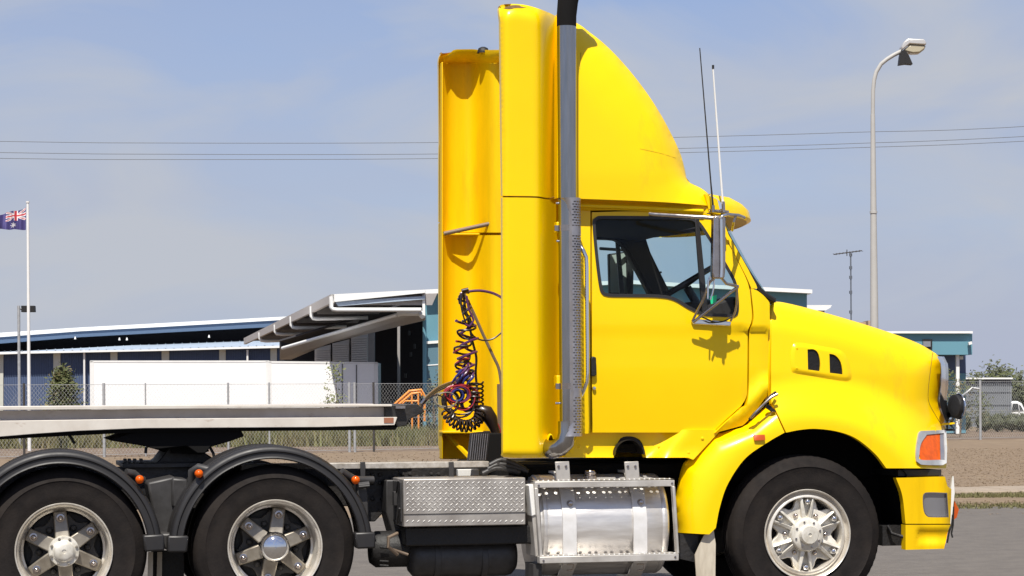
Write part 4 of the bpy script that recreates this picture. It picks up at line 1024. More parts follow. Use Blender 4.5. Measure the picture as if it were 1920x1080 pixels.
# far side mirror, its glass facing back
MF = empty('door_mirror', (P(1160, 510, 2.5).x, 2.5, P(1160, 510, 2.5).z), parent=TR)
mb = MB(); mb.pprism([(1141, 476), (1176, 471), (1178, 552), (1143, 552)], 2.48, 2.53); mb.build('mirror_head', 'black', MF, bevel=.008)
mb = MB(); mb.pprism([(1144, 479), (1173, 474), (1175, 549), (1145, 549)], 2.474, 2.478); mb.build('mirror_glass', 'cream_wall', MF)  # flat pale colour stands in for the reflection in the glass
mb = MB(); mb.pprism([(1175, 466), (1186, 466), (1187, 552), (1177, 552)], 2.44, 2.47); mb.tube([P(1125, 466, 2.35), P(1186, 470, 2.46)], .012, 6); mb.tube([P(1187, 478, 2.44), P(1185, 552, 2.40)], .008, 6); mb.tube([P(1210, 526, 2.4), P(1240, 510, 2.3)], .008, 6); mb.build('mirror_arm', 'black', MF)

# ---- aerials
mb = MB(); mb.tube([P(1337, 390, .02), P(1333, 345, .02), P(1312, 90, .02)], [.008, .005, .0035], 6); mb.build('black_aerial', 'black', TR)
mb = MB(); mb.tube([P(1356, 385, .0), P(1355, 376, 0)], .010, 8); mb.tube([P(1355, 376, 0), P(1337, 128, .0)], [.0075, .0055], 8); wa = mb.build('white_aerial', 'white_paint', TR)
mb = MB(); mb.tube([P(1337, 129, 0), P(1337, 122, 0)], .008, 8); mb.build('aerial_cap', 'black', wa)
mb = MB(); mb.tube([P(1337, 398, .0), P(1337, 385, .0)], .012, 8); mb.tube([P(1357, 398, .0), P(1356, 378, .0)], .012, 8); mb.tube([P(1330, 395, .03), P(1366, 398, .03)], .012, 8); mb.build('aerial_base', 'old_chrome', TR)

# ---- fifth wheel
mb = MB(); mb.pprism([(206, 826), (262, 806), (452, 806), (458, 818), (430, 828), (395, 838), (385, 850), (370, 850), (350, 836), (300, 842), (290, 842), (268, 836)], .62, 1.78)
fw = mb.build('fifth_wheel_plate', 'matt_black', TR, bevel=.006)
mb = MB(); mb.pprism([(316, 815), (386, 815), (392, 846), (378, 852), (322, 850)], .75, 1.65); mb.pprism([(225, 824), (300, 824), (318, 850), (290, 842)], .9, 1.5); mb.build('fifth_wheel_pivot', 'matt_black', fw)
mb = MB(); mb.pprism([(318, 838), (368, 838), (404, 862), (404, 874), (285, 874), (300, 862)], .85, 1.55); mb.build('fifth_wheel_stand', 'chassis', fw, bevel=.006)
mb = MB(); mb.pbox(230, 480, 868, 876, .72, 1.68)
for x in (232, 240, 250, 262, 430): mb.pbox(x, x + 6, 860, 868, .76, .84)
mb.build('fifth_wheel_rails', 'chassis', TR, bevel=.003)
mb = MB()
for q in ([(127, 812), (134, 822), (140, 832)], [(274, 838), (273, 850)], [(392, 836), (400, 850), (402, 862)], [(160, 808), (168, 812), (172, 806)]): mb.tube([P(x, y, .66) for x, y in q], .010, 6)
mb.build('release_handle', 'black', fw)

# ---- air lines
def hx(pts, rad, turns, r0=0, flat=1.0, jit=0.0, ph=0.0, yr=1.0):   # helix round a centre line given in (px, py, y)
    pts = [Vector(p) for p in pts]; L_ = [0]
    for a, b in zip(pts, pts[1:]): L_.append(L_[-1] + (b - a).length)
    out = []; N = int(turns * 14)
    for i in range(N + 1):
        t = i / N * L_[-1]; k = 0
        while k < len(L_) - 2 and L_[k + 1] < t: k += 1
        f = (t - L_[k]) / (L_[k + 1] - L_[k]); c = pts[k].lerp(pts[k + 1], f); d = (pts[k + 1] - pts[k]).normalized()
        c3 = P(c.x, c.y, c.z); u = Vector((-d.y, 0, -d.x)); 
        a = i / N * turns * 2 * math.pi + ph; rr = rad * (1 + jit * math.sin(i * .37 + ph * 3))
        out.append(c3 + Vector((u.x, 0, u.z)) * rr * math.cos(a) + Vector((0, 1, 0)) * rr * yr * math.sin(a) + Vector((0, 0, jit * .02 * math.sin(i * .9))))
    return out
Yh = 1.25
def hose(pts, r, m_, nm='air_hose'): mb = MB(); mb.tube(pts, r, 7); return mb.build(nm, m_, TR)
def pc(q, y=Yh, st=6): return [P(x, yy, y) for x, yy in catmull(q, st)]
hose(pc([(868, 546), (885, 580), (905, 625), (925, 668), (935, 690), (940, 720), (942, 740)], 1.3), .011, 'rod_brown', 'hose_hanger')
mb = MB(); mb.pprism([(935, 720), (945, 720), (945, 808), (936, 808)], 1.28, 1.34); mb.build('hanger_post', 'rod_brown', TR)
mb = MB(); mb.tube([P(866, 546, 1.2), P(878, 543, 1.2)], .016, 8); mb.build('hanger_hook', 'hose_black', TR)
hose(pc([(866, 560), (864, 550), (876, 547), (900, 545), (925, 550), (944, 560)]), .010, 'hose_purple')
hose(pc([(862, 570), (861, 556), (870, 548), (880, 549)]), .008, 'hose_black')
hose(pc([(863, 565), (868, 590), (876, 610), (888, 630), (905, 638), (925, 635), (945, 620)]), .006, 'hose_black')
hose(pc([(869, 550), (872, 575), (880, 610), (886, 640), (893, 670), (892, 700), (895, 740), (893, 775)], 1.28), .009, 'hose_black')
hose(pc([(866, 552), (864, 570), (872, 585), (880, 595), (884, 606), (876, 614), (886, 612)], 1.2), .009, 'hose_black')
hose(pc([(875, 555), (879, 580), (884, 590), (888, 600), (880, 612), (872, 608)], 1.15), .008, 'hose_purple')
hose(hx([(868, 560, 1.2), (876, 600, 1.2)], .03, 3, jit=.5), .008, 'hose_black')
hose(hx([(872, 600, Yh), (875, 640, Yh), (877, 700, Yh)], .060, 4.2, jit=.35, yr=.8), .0095, 'hose_purple')
hose(hx([(874, 605, Yh), (872, 650, Yh), (874, 705, Yh)], .055, 3.4, jit=.45, ph=1.9, yr=.8), .008, 'hose_black')
hose(hx([(868, 640, Yh), (866, 690, Yh)], .050, 2.3, jit=.3, ph=.8), .0085, 'hose_red')
hose(hx([(862, 696, Yh), (878, 712, Yh)], .06, 4.5, jit=.4, ph=2.2), .009, 'hose_purple')
hose(hx([(858, 700, 1.2), (880, 720, 1.2)], .05, 3.5, jit=.4, ph=4.2), .008, 'hose_blue')
def ringloops(cx, cy, rx, ry, n, m_, r=.006, y=1.15, seed=1, dy=.10):
    rg = random.Random(seed); pts = []
    for i in range(n * 22):
        a = i / 22 * 2 * math.pi; k = i / (n * 22)
        pts.append(P(cx + rx * math.cos(a) * (1 + .14 * math.sin(i * .11 + seed)) + 2 * math.sin(i * .07), cy + ry * math.sin(a) * (1 + .12 * math.cos(i * .13 + seed)), y + dy * k))
    return hose(pts, r, m_)
ringloops(858, 738, 22, 17, 5, 'hose_red', seed=1)
ringloops(861, 740, 17, 15, 5, 'hose_purple', seed=2)
ringloops(856, 742, 12, 11, 5, 'hose_blue', .0075, seed=3)
ringloops(876, 752, 12, 18, 5, 'hose_blue', .007, seed=4, y=1.2)
ringloops(868, 745, 26, 22, 4, 'hose_red', .005, seed=5)
ringloops(862, 756, 28, 24, 3, 'hose_black', .006, seed=6)
ringloops(845, 752, 14, 20, 3, 'hose_black', .0065, seed=7)
ringloops(835, 750, 22, 14, 2, 'hose_grey', .0045, seed=9, y=1.1)
# electric curly cord: petals hanging from a bow, prongs up the right side
pts = []; bow = [(838, 772), (846, 786), (858, 795), (872, 799), (886, 796), (897, 786), (900, 772)]
bw = catmull(bow, 1.5); nb = len(bw); turns = 13
for i in range(turns * 16 + 1):
    t = i / (turns * 16); b_ = bw[min(nb - 1, int(t * nb))]; a = t * turns * 2 * math.pi
    dx, dy = b_[0] - 872, b_[1] - 752; l_ = math.hypot(dx, dy); dx, dy = dx / l_, dy / l_
    o_ = 10.5 * math.cos(a); s_ = 4.2 * math.sin(a)
    pts.append(P(b_[0] + dx * o_ - dy * s_, b_[1] + dy * o_ + dx * s_, 1.14 + .03 * math.sin(a)))
hose(pts, .0075, 'hose_black', 'electric_cord')
pts = []
for i in range(6 * 16 + 1):
    t = i / 96; a = t * 6 * 2 * math.pi; pts.append(P(893 + 13 * math.cos(a), 716 + 50 * t + 3.5 * math.sin(a), 1.2 + .03 * math.sin(a)))
hose(pts, .007, 'hose_black', 'electric_cord')
mb = MB()                                           # plug cluster: rubber boot with bent leads
mb.tube([P(x, y, 1.2) for x, y in ((890, 772), (900, 770), (912, 774), (920, 786), (925, 800), (930, 812))], [.02, .045, .055, .05, .035, .03], 14)
for k in range(5): mb.tube([P(906, 772 + k * 4, 1.15), P(896, 769 + k * 6, 1.14), P(888, 768 + k * 8, 1.15)], [.012, .010, .006], 8)
mb.build('plug_boot', 'hose_black', TR)
hose(pc([(918, 785), (930, 790), (938, 805), (940, 815)]), .005, 'hose_red')
for i, (m_, dy_) in enumerate((('hose_grey', 0), ('hose_grey', 4), ('hose_blue', 8), ('rod_brown', -3))):
    hose([P(x, y + dy_ * .7, .9 + .05 * k) for k, (x, y) in enumerate(catmull([(787, 760), (800, 745), (818, 730), (835, 722), (850, 718), (870, 722)], 5))], .006, m_)
hose(pc([(788, 758), (812, 742), (826, 742), (836, 752), (838, 768)], 1.0), .005, 'hose_black')
hose(pc([(830, 782), (845, 783), (852, 787)], 1.1), .006, 'hose_black')

# ================================================================ TRAILER GOOSENECK
TL_ = empty('gooseneck_trailer', (P(300, 800, 1.2).x, 1.2, P(300, 800, 1.2).z), 'grey steel gooseneck of a flat trailer resting on the fifth wheel behind the cab', 'trailer')
X = lambda px, y: px
for y0, y1, s in ((.55, .75, 1), (1.65, 1.85, -1)):
    mb = MB(); mb.pprism([(-1500, 764), (0, 762), (300, 760), (700, 758), (735, 758), (735, 762), (300, 767), (0, 769), (-1500, 771)], y0, y1)
    mb.build('top_flange', 'trailer_pale', TL_, bevel=.003)
    mb = MB(); mb.pprism([(-1500, 772), (0, 770), (300, 767), (735, 763), (738, 790), (300, 786), (0, 790), (-1500, 800)], y0 + .10 * (1 if s > 0 else .2), y0 + .10 * (1 if s > 0 else .2) + .015)
    mb.build('web', 'trailer_grey', TL_)
    mb = MB(); mb.pprism([(-1500, 830), (-1500, 792), (0, 789), (150, 787), (270, 785), (745, 782), (740, 797), (600, 801), (270, 803), (150, 808), (60, 814), (0, 819)], y0, y1)
    mb.build('bottom_flange', 'trailer_pale', TL_, bevel=.003)
mb = MB(); mb.pprism([(720, 759), (782, 757), (797, 772), (770, 786), (764, 798), (740, 800), (742, 784), (600, 790), (600, 800), (700, 802), (742, 800)], .66, 1.74)
mb = MB(); mb.pprism([(722, 759), (783, 757), (797, 772), (768, 786), (762, 798), (745, 801), (738, 786), (722, 780)], .60, 1.80); mb.build('nose', 'chassis', TL_, bevel=.006)
mb = MB(); mb.pprism([(-1500, 828), (0, 818), (270, 803), (745, 800), (742, 806), (270, 810), (0, 824), (-1500, 836)], .60, 1.80); mb.build('skid_plate', 'matt_black', TL_)
mb = MB(); mb.pbox(720, 738, 783, 793, .546, .549); mb.build('reflector', 'rust_plate', TL_)
mb = MB(); mb.pbox(742, 760, 761, 766, .55, .6); mb.tube([P(790, 757, .8), P(797, 748, .8)], .012, 8); mb.build('air_coupling', 'old_chrome', TL_)
mb = MB(); mb.pbox(-700, 700, 762, 765, .76, 1.64); mb.build('deck_sheet', 'trailer_grey', TL_)

# ================================================================ GROUND
def gsheet(name, pts, z, m_, kind='structure'):
    me = bpy.data.meshes.new(name); me.from_pydata([(p[0], p[1], z) for p in pts], [], [tuple(range(len(pts)))]); me.materials.append(M[m_]); me.update()
    if me.polygons[0].normal.z < 0: me.flip_normals()
    o = bpy.data.objects.new(name, me); sc.collection.objects.link(o); o['kind'] = kind; return o
gsheet('ground', [(-900, -300), (900, -300), (900, 1500), (-900, 1500)], -.004, 'dirt')
fa, fb = G(-60, 68.5), G(1930, 89)                       # fence line on the ground
fd = (fb - fa).normalized(); f0 = fa - fd * 60; f1 = fb + fd * 60
# roadside verge between the road and the fence, a little uneven at its far edge
rg = random.Random(4)
far = [f0.lerp(f1, i / 60) + Vector((0, rg.uniform(-.35, .35) - .3, 0)) for i in range(61)]
gsheet('verge', [(-120, 13.2), (140, 13.2)] + [(p.x, p.y) for p in far[::-1]], .004, 'verge')
road_edge = [(x, 13.6 + .10 * math.sin(x * 1.7) + .06 * math.sin(x * 5.1) + rg.uniform(-.03, .03)) for x in [-120 + i * .5 for i in range(521)]]
gsheet('road', [(-120, -40), (140, -40)] + road_edge[::-1], .010, 'asphalt')
# concrete gutter strip beyond the road
KS = empty('kerb_strip', (20, 18.2, 0)); KS['kind'] = 'structure'; mb = MB(); n_ = 60
for i in range(n_):
    x0 = -20 + i * 1.5
    mb.box((x0 + .01, 17.4, -.05), (x0 + 1.49, 19.0 + rg.uniform(-.02, .02), .055 + rg.uniform(-.006, .006)))
mb.build('kerb_slab', 'concrete', KS, bevel=.02)

# ---- tufts of grass and weeds
def tufts(name, label, spots, m_, h, wd, blades, seed, lean=.5):
    rg = random.Random(seed); v = []; f = []
    for (x, y, s) in spots:
        for k in range(blades):
            a = rg.uniform(0, 6.28); hh = h * s * rg.uniform(.5, 1.15); ww = wd * rg.uniform(.6, 1.3); ln = lean * hh * rg.uniform(.1, 1)
            ox, oy = x + rg.gauss(0, .6) * h * .5, y + rg.gauss(0, .6) * h * .5; b = len(v); ca, sa = math.cos(a), math.sin(a); a2 = rg.uniform(0, 6.28)
            v += [(ox - ca * ww, oy - sa * ww, 0), (ox + ca * ww, oy + sa * ww, 0), (ox + ln * math.cos(a2), oy + ln * math.sin(a2), hh)]; f.append((b, b + 1, b + 2))
    me = bpy.data.meshes.new(name); me.from_pydata(v, [], f); me.materials.append(M[m_]); me.update()
    o = bpy.data.objects.new(name, me); sc.collection.objects.link(o)
    tag(o, label, 'grass', kind='stuff'); return o
rg = random.Random(11)
def scatter(px0, px1, D0, D1, n, edge=None):
    out = []
    for i in range(n):
        px = rg.uniform(px0, px1); D = D0 + (D1 - D0) * rg.random(); p = G(px, D)
        out.append((p.x, p.y, rg.uniform(.5, 1.2)))
    return out
tufts('weeds', 'rough green and straw coloured weeds growing along the foot of the far fence', scatter(-60, 860, 84, 94, 5200), 'weeds', .50, .032, 10, 1)
tufts('weeds', 'dry straw coloured stalks standing among the weeds behind the fence', scatter(-60, 860, 84, 94, 450), 'dry_grass', .52, .02, 5, 2)
tufts('dry_grass', 'short dry brown grass covering the verge on the right beside the road', scatter(1740, 2040, 39, 74, 5000) + scatter(1740, 2040, 33, 37.5, 900), 'dry_grass', .013, .022, 4, 3, 1.2)
tufts('dry_grass', 'sparse short dry grass on the verge behind the trailer', scatter(-40, 860, 50, 74, 1800), 'dry_grass', .025, .018, 4, 5, 1.2)
tufts('green_grass', 'thin green grass growing along the concrete strip beyond the road', scatter(1740, 1960, 38.6, 41, 900) + scatter(1740, 1960, 34.8, 36.3, 350), 'weeds', .05, .010, 6, 6, 1.0)

# ================================================================ BUILDINGS AND THINGS BEHIND
def wprism(mb, poly, D, th):          # polygon of (px, py) at distance D pushed th metres away
    return mb.ext([W(x, y, D) for x, y in poly], fwd * th)
def tog(q, D):                        # polygon whose last two points sit on the ground
    return q
def wall(mb, x0, x1, y0, y1, D, th=.2, ground=False):
    ya, yb = (gy(x0, D), gy(x1, D)) if ground else (y1, y1)
    return wprism(mb, [(x0, y0), (x1, y0 if not isinstance(y0, tuple) else y0[1]), (x1, yb + (1 if ground else 0)), (x0, ya + (1 if ground else 0))], D, th)
# ---- factory on the left
FA = empty('factory_building', G(260, 140), 'long blue factory with cream wall strips and a white edged low roof on the left', 'building')
D1 = 140
mb = MB(); wprism(mb, [(-120, 668), (45, 662), (527, 652), (527, gy(527, D1)), (-120, gy(-120, D1))], D1, 14); mb.build('wall', 'navy_wall', FA)
for k, (x0, x1) in enumerate(((-12, 6), (100, 113), (207, 220), (303, 317), (411, 423), (507, 519))):
    mb = MB(); y0 = 662 - .021 * x0; wprism(mb, [(x0, y0), (x1, y0), (x1, gy(x1, D1)), (x0, gy(x0, D1))], D1 - .15, .3); mb.build('wall_strip', 'cream_wall', FA)
mb = MB(); 
for x in [i * 3.3 for i in range(-20, 160)]:
    mb.ext([W(x, 664 - .021 * x, D1 - .02), W(x + .8, 664 - .021 * x, D1 - .02), W(x + .8, 800, D1 - .02), W(x, 800, D1 - .02)], fwd * -.04)
tag(mb.build('cladding_ribs', 'navy_wall', FA), kind='stuff')
mb = MB(); wprism(mb, [(-120, 664), (45, 659), (290, 655), (527, 648), (527, 652), (290, 658), (45, 663), (-120, 668)], D1 - .8, .8); mb.build('gutter', 'roof_white', FA)
for x in (158, 464):
    mb = MB(); mb.tube([W(x, 656, D1 - .5), G(x, D1 - .5)], .055, 8); mb.build('downpipe', 'white_paint', FA)
mb = MB(); a = [W(x, y, D1 - .8) for x, y in ((-120, 664), (45, 659), (290, 655), (527, 648))]; b = [W(x, y, D1 + 9) for x, y in ((-120, 664), (45, 658), (290, 645), (527, 636))]
mb.add(a + b, [(i, i + 1, 5 + i, 4 + i) for i in range(3)])
for i in range(46):
    t = i / 46; k = min(2, int(t * 3)); f = t * 3 - k; p = a[k].lerp(a[k + 1], f); q = b[k].lerp(b[k + 1], f); mb.tube([p + Vector((0, 0, .02)), q + Vector((0, 0, .02))], .03, 4, False)
mb.build('lower_roof', 'roof_metal', FA)
mb = MB(); wprism(mb, [(-120, 640), (300, 615), (540, 604), (540, 660), (-120, 670)], D1 + 9.3, 1); mb.build('clerestory', 'recess_shade', FA)
mb = MB(); wprism(mb, [(-120, 630), (0, 624), (150, 614), (300, 606), (545, 593), (545, 599), (300, 613), (150, 621), (0, 632), (-120, 638)], D1 + 7, .5); mb.build('roof_edge', 'roof_white', FA)
mb = MB(); wprism(mb, [(-120, 638), (0, 632), (150, 621), (300, 613), (545, 599), (545, 611), (300, 624), (150, 632), (0, 644), (-120, 650)], D1 + 7.1, .4); mb.build('fascia', 'navy_fascia', FA)
mb = MB(); a = [W(x, y, D1 + 7.1) for x, y in ((-120, 648), (0, 642), (150, 631), (300, 623), (545, 609))]; b = [W(x, y, D1 + 9.5) for x, y in ((-120, 640), (0, 634), (150, 626), (300, 618), (545, 604))]; c = [W(x, y, D1 + 7.1) for x, y in ((-120, 632), (0, 626), (150, 616), (300, 608), (545, 595))]; d = [W(x, y, D1 + 40) for x, y in ((-120, 650), (0, 645), (150, 636), (300, 629), (545, 618))]
mb.add(a + b, [(i, i + 1, 6 + i, 5 + i) for i in range(4)]); mb.build('soffit', 'recess_shade', FA)
mb = MB(); mb.add(c + d, [(i, i + 1, 6 + i, 5 + i) for i in range(4)]); mb.build('upper_roof', 'roof_metal', FA)
for x, y in ((141, 634), (224, 636), (238, 636), (392, 631)):
    mb = MB(); mb.tube([W(x, y - 3, D1 + 6.8), W(x, y + 2, D1 + 6.8)], [.03, .06], 8); mb.build('eaves_lamp', 'white_paint', FA)

# ---- teal building with the entrance canopy, partly behind the truck
TB_ = empty('teal_building', G(1100, 97), 'teal industrial building with white parapet and sloping entrance canopy behind the truck', 'building')
DB = 97
mb = MB(); wprism(mb, [(795, 550), (1180, 530), (1300, 536), (1513, 548), (1513, gy(1513, DB)), (795, gy(795, DB))], DB, 16); mb.build('wall', 'teal_wall', TB_)
mb = MB(); wprism(mb, [(797, 543), (1180, 525), (1300, 532), (1523, 543), (1523, 550), (1300, 539), (1180, 532), (797, 551)], DB - .5, 17); mb.build('parapet', 'roof_white', TB_)
mb = MB(); wprism(mb, [(797, 640), (840, 636), (840, gy(840, DB)), (797, gy(797, DB))], DB - .25, .25); mb.build('lower_wall', 'teal_dark', TB_)
mb = MB(); wprism(mb, [(799, 640), (828, 638), (828, 643), (799, 645)], DB - .35, .1); wprism(mb, [(799, 684), (860, 680), (860, 682), (799, 686)], DB - .27, .05); mb.build('wall_trim', 'roof_white', TB_)
mb = MB(); mb.tube([W(796, 592, DB - .6), G(796, DB - .6)], .07, 10); mb.build('downpipe', 'teal_wall', TB_)
mb = MB(); wprism(mb, [(1513, 572), (1560, 572), (1557, 577), (1548, 582), (1513, 582)], DB + 2, 6); mb.build('side_canopy', 'roof_white', TB_)
mb = MB(); wprism(mb, [(1513, 582), (1546, 582), (1546, 586), (1513, 590)], DB + 3, 5); mb.build('side_canopy_soffit', 'soffit', TB_)
# canopy: front fascia, left edge running back, rafters, beam
DC, DF = 94, 132
mb = MB(); wprism(mb, [(620, 552), (797, 543), (797, 549), (628, 566), (620, 560)], DC, .3); mb.build('canopy_fascia', 'roof_white', TB_)
mb = MB(); wprism(mb, [(628, 566), (797, 555), (797, 561), (634, 574)], DC + .1, .3); mb.build('canopy_band', 'roof_metal', TB_)
def E(t): return W(620, 552, DC).lerp(W(457, 634, DF), t)
def I(t): return W(797, 578, DC).lerp(W(527, 650, DF), t)
mb = MB()
for i in range(1): mb.add([E(0), E(1), W(560, 634, DF), W(797, 543, DC)], [(0, 1, 2, 3)])
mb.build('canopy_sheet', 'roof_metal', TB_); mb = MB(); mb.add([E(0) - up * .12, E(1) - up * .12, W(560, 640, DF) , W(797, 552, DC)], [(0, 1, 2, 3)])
mb.build('canopy_shade_sheet', 'canopy_shade', TB_)  # dark lower sheet imitating the shade below the canopy
mb = MB(); dn = Vector((0, 0, -.30)); mb.ext([E(0), E(1), E(1) + dn, E(0) + dn], rgt * .12); mb.build('canopy_edge', 'grey_wall', TB_)
def tt(px):                          # parameter along the canopy edge that shows at this column
    lo, hi = 0, 1
    for _ in range(30):
        m_ = (lo + hi) / 2; p = E(m_) - CAM; x = 960 + F * p.dot(CR) / p.dot(fwd)
        if x > px: lo = m_
        else: hi = m_
    return lo
def proj(p):
    q = p - CAM; d = q.dot(fwd); return 960 + F * q.dot(CR) / d, HY - F * q.dot(CU) / d
for i, (px, dy, xr) in enumerate(((626, 24, 790), (583, 22, 690), (545, 20, 650), (515, 17, 605), (486, 15, 570))):
    p = E(tt(px)); Dp = (p - CAM).dot(fwd) / K; x, y = proj(p)
    mb = MB(); mb.tube([W(x + 1, y + 4, Dp), W(x + 1, y + dy, Dp), W(x + 4, y + dy + 4, Dp), W(x + 12, y + dy + 5, Dp), W(xr, y + dy + 5 - (2 if i else 0), Dp)], [.075] * 5, 8); mb.build('rafter_pipe', 'roof_white', TB_)
    mb = MB(); mb.ext([W(x + 4, y + 3, Dp + .3), W(xr + 30, y + 3 - (xr - x) * .03, Dp + .3), W(xr + 20, y + 20 - 2 * i, Dp + .3), W(x + 12, y + 20 - 2 * i, Dp + .3)], fwd * .12); mb.build('rafter', 'soffit', TB_)
mb = MB(); mb.ext([W(745, 586, DC + 2), W(797, 584, DC + 2), W(797, 600, DC + 2), W(620, 642, 104), W(545, 674, 107), W(525, 674, 107), W(525, 652, 107)], fwd * .3); mb.build('canopy_beam', 'grey_wall', TB_)
mb = MB(); mb.tube([W(745, 588, DC + 1.8), W(752, 586, DC + 1.8), W(786, 586, DC + 1.8), W(793, 592, DC + 1.6)], .12, 10); mb.tube([W(745, 590, DC + 1.8), W(530, 653, 106.6)], .07, 8); mb.build('beam_pipe', 'roof_white', TB_)
mb = MB(); wprism(mb, [(792, 548), (797, 548), (797, 592), (792, 590)], DC + .2, .3); mb.build('canopy_end_post', 'roof_white', TB_)
mb = MB(); wprism(mb, [(524, 640), (800, 560), (800, gy(800, 114)), (524, gy(524, 114))], 114, .5); mb.build('entrance_recess', 'recess_shade', TB_)
mb = MB(); wprism(mb, [(524, 637), (800, 555), (800, 558), (524, 640)], 107.5, 7); mb.build('recess_shade_slab', 'canopy_shade', TB_)  # unseen slab added to keep the sun off the recess back wall
for x0, x1, yt in ((590, 620, 650), (623, 655, 640), (658, 690, 628)):
    mb = MB(); wprism(mb, [(x0, yt + 4), (x1, yt - 4), (x1, 682), (x0, 682)], 109, .1); lv = mb.build('louvre_panel', 'louvre', TB_)
    y = yt + 5
    while y < 680:
        mb = MB(); wprism(mb, [(x0 + 1, y), (x1 - 1, y - 1), (x1 - 1, y + 1.4), (x0 + 1, y + 2.4)], 108.7, .25); mb.build('slat', 'louvre', lv); y += 4.2
mb = MB(); wprism(mb, [(690, 624), (702, 620), (702, gy(702, 105)), (690, gy(690, 105))], 105, .4); wprism(mb, [(745, 606), (750, 604), (750, gy(750, 103)), (745, gy(745, 103))], 103, .3); mb.build('entrance_column', 'soffit', TB_)
mb = MB(); wprism(mb, [(560, 682), (705, 682), (705, 686), (560, 686)], 105, .5); mb.build('recess_beam', 'dark_post', TB_)
for x, y in ((765, 620), (775, 645), (768, 660), (758, 700)):
    mb = MB(); wprism(mb, [(x, y), (x + 4, y), (x + 4, y + 8), (x, y + 8)], 110, .3); mb.build('recess_fitting', 'grey_part', TB_)

# ---- small teal office on the right
TO = empty('teal_office', G(1760, 100), 'small teal flat roofed office with white roof edge right of the bonnet', 'building')
D3 = 100
mb = MB(); wprism(mb, [(1640, 626), (1823, 626), (1823, 665), (1640, 665)], D3, 8); mb.build('upper_wall', 'teal_wall', TO)
mb = MB(); wprism(mb, [(1638, 621), (1824, 621), (1824, 625), (1638, 625)], D3 - .2, 8.4); mb.build('roof_edge', 'roof_white', TO)
mb = MB(); wprism(mb, [(1650, 665), (1811, 665), (1811, 700), (1650, 700)], D3 + 2, 5); mb.build('recessed_wall', 'navy_wall', TO)
mb = MB(); wprism(mb, [(1650, 700), (1811, 700), (1811, gy(1811, D3 + 2)), (1650, gy(1650, D3 + 2))], D3 + 1.9, 5.2); mb.build('lower_wall', 'teal_wall', TO)
mb = MB(); wprism(mb, [(1793, 665), (1799, 665), (1799, gy(1799, D3 + .3)), (1793, gy(1793, D3 + .3))], D3 + .3, .2); mb.build('column', 'roof_white', TO)
mb = MB(); wprism(mb, [(1730, 636), (1748, 636), (1748, 655), (1730, 655)], D3 - .05, .06); wn = mb.build('window', 'plastic', TO)
mb = MB(); wprism(mb, [(1731, 640), (1745, 640), (1745, 650), (1731, 650)], D3 - .12, .06); mb.build('pane', 'shed_grey', wn)
mb = MB(); wprism(mb, [(1816, 642), (1822, 640), (1823, 645), (1817, 647)], D3 - .3, .2); mb.build('security_camera', 'white_paint', TO)
mb = MB(); wprism(mb, [(1800, 668), (1806, 668), (1806, 674), (1800, 674)], D3 + 1, .2); mb.build('wall_lamp', 'white_paint', TO)
mb = MB(); wprism(mb, [(1560, 604), (1628, 604), (1628, gy(1628, 150)), (1560, gy(1560, 150))], 150, 8); wprism(mb, [(1628, 601), (1642, 601), (1642, 630), (1628, 630)], 149, 2); tag(mb.build('brick_building', 'brick_tan'), 'tan brick wall just showing over the bonnet beside the lamp post', 'building')
# ---- grey shed
SH = empty('metal_shed', G(1850, 112), 'grey corrugated metal shed with white top edge behind the right fence', 'shed')
mb = MB(); wprism(mb, [(1808, 711), (1897, 711), (1897, gy(1897, 112)), (1808, gy(1808, 112))], 112, 5); mb.build('wall', 'shed_grey', SH)
mb = MB(); wprism(mb, [(1806, 708), (1899, 708), (1899, 711), (1806, 711)], 111.8, 5.3); mb.build('roof_edge', 'roof_white', SH)
mb = MB(); x = 1810
while x < 1895: mb.ext([W(x, 712, 111.98), W(x + 1.2, 712, 111.98), W(x + 1.2, 806, 111.98), W(x, 806, 111.98)], fwd * -.05); x += 3.6
for y in (733, 757, 780): mb.ext([W(1809, y, 111.97), W(1896, y, 111.97), W(1896, y + 1, 111.97), W(1809, y + 1, 111.97)], fwd * -.03)
tag(mb.build('corrugation', 'shed_grey', SH), kind='stuff')
mb = MB(); a = G(1750, 110); b = G(1960, 108)
for i in range(14):
    p, q = a.lerp(b, i / 14), a.lerp(b, (i + .98) / 14); mb.ext([p, q, q + up * .16, p + up * .16], fwd * .4)
o = mb.build('garden_kerb', 'concrete'); o['kind'] = 'structure'

# ---- containers
def container(x0, x1, y0, y1, D, dep, label, rib=True):
    e = empty('shipping_container', G((x0 + x1) / 2, D), label, 'container', 'white containers behind the trailer')
    q = [W(x0, y0, D), W(x1, y0 if y1 is None else y1, D)]; z0 = .12
    a, b = q; p = [a, b, Vector((b.x, b.y, z0)), Vector((a.x, a.y, z0))]
    mb = MB(); mb.ext(p, fwd * dep); mb.build('body', 'container_white', e)
    mb = MB(); d = rgt; ux = (b - a).normalized()
    mb.ext([a - ux * .02 + up * .02, b + ux * .02 + up * .02, b + ux * .02 - up * .05, a - ux * .02 - up * .05], -fwd * .012); mb.build('top_rail', 'white_paint', e)
    mb = MB(); mb.ext([a - ux * .03, a + ux * .11, Vector(((a + ux * .11).x, (a + ux * .11).y, z0)), Vector((a.x - ux.x * .03, a.y - ux.y * .03, z0))], -fwd * .012); mb.build('corner_post', 'white_paint', e); mb = MB(); mb.ext([b - ux * .11, b + ux * .03, Vector(((b + ux * .03).x, (b + ux * .03).y, z0)), Vector(((b - ux * .11).x, (b - ux * .11).y, z0))], -fwd * .012); mb.build('corner_post', 'white_paint', e)
    mb = MB(); mb.ext([a - up * 2.5, b - up * 2.5, Vector((b.x, b.y, 0)), Vector((a.x, a.y, 0))], fwd * .2); mb.build('foot_rail', 'grey_part', e)
    return e
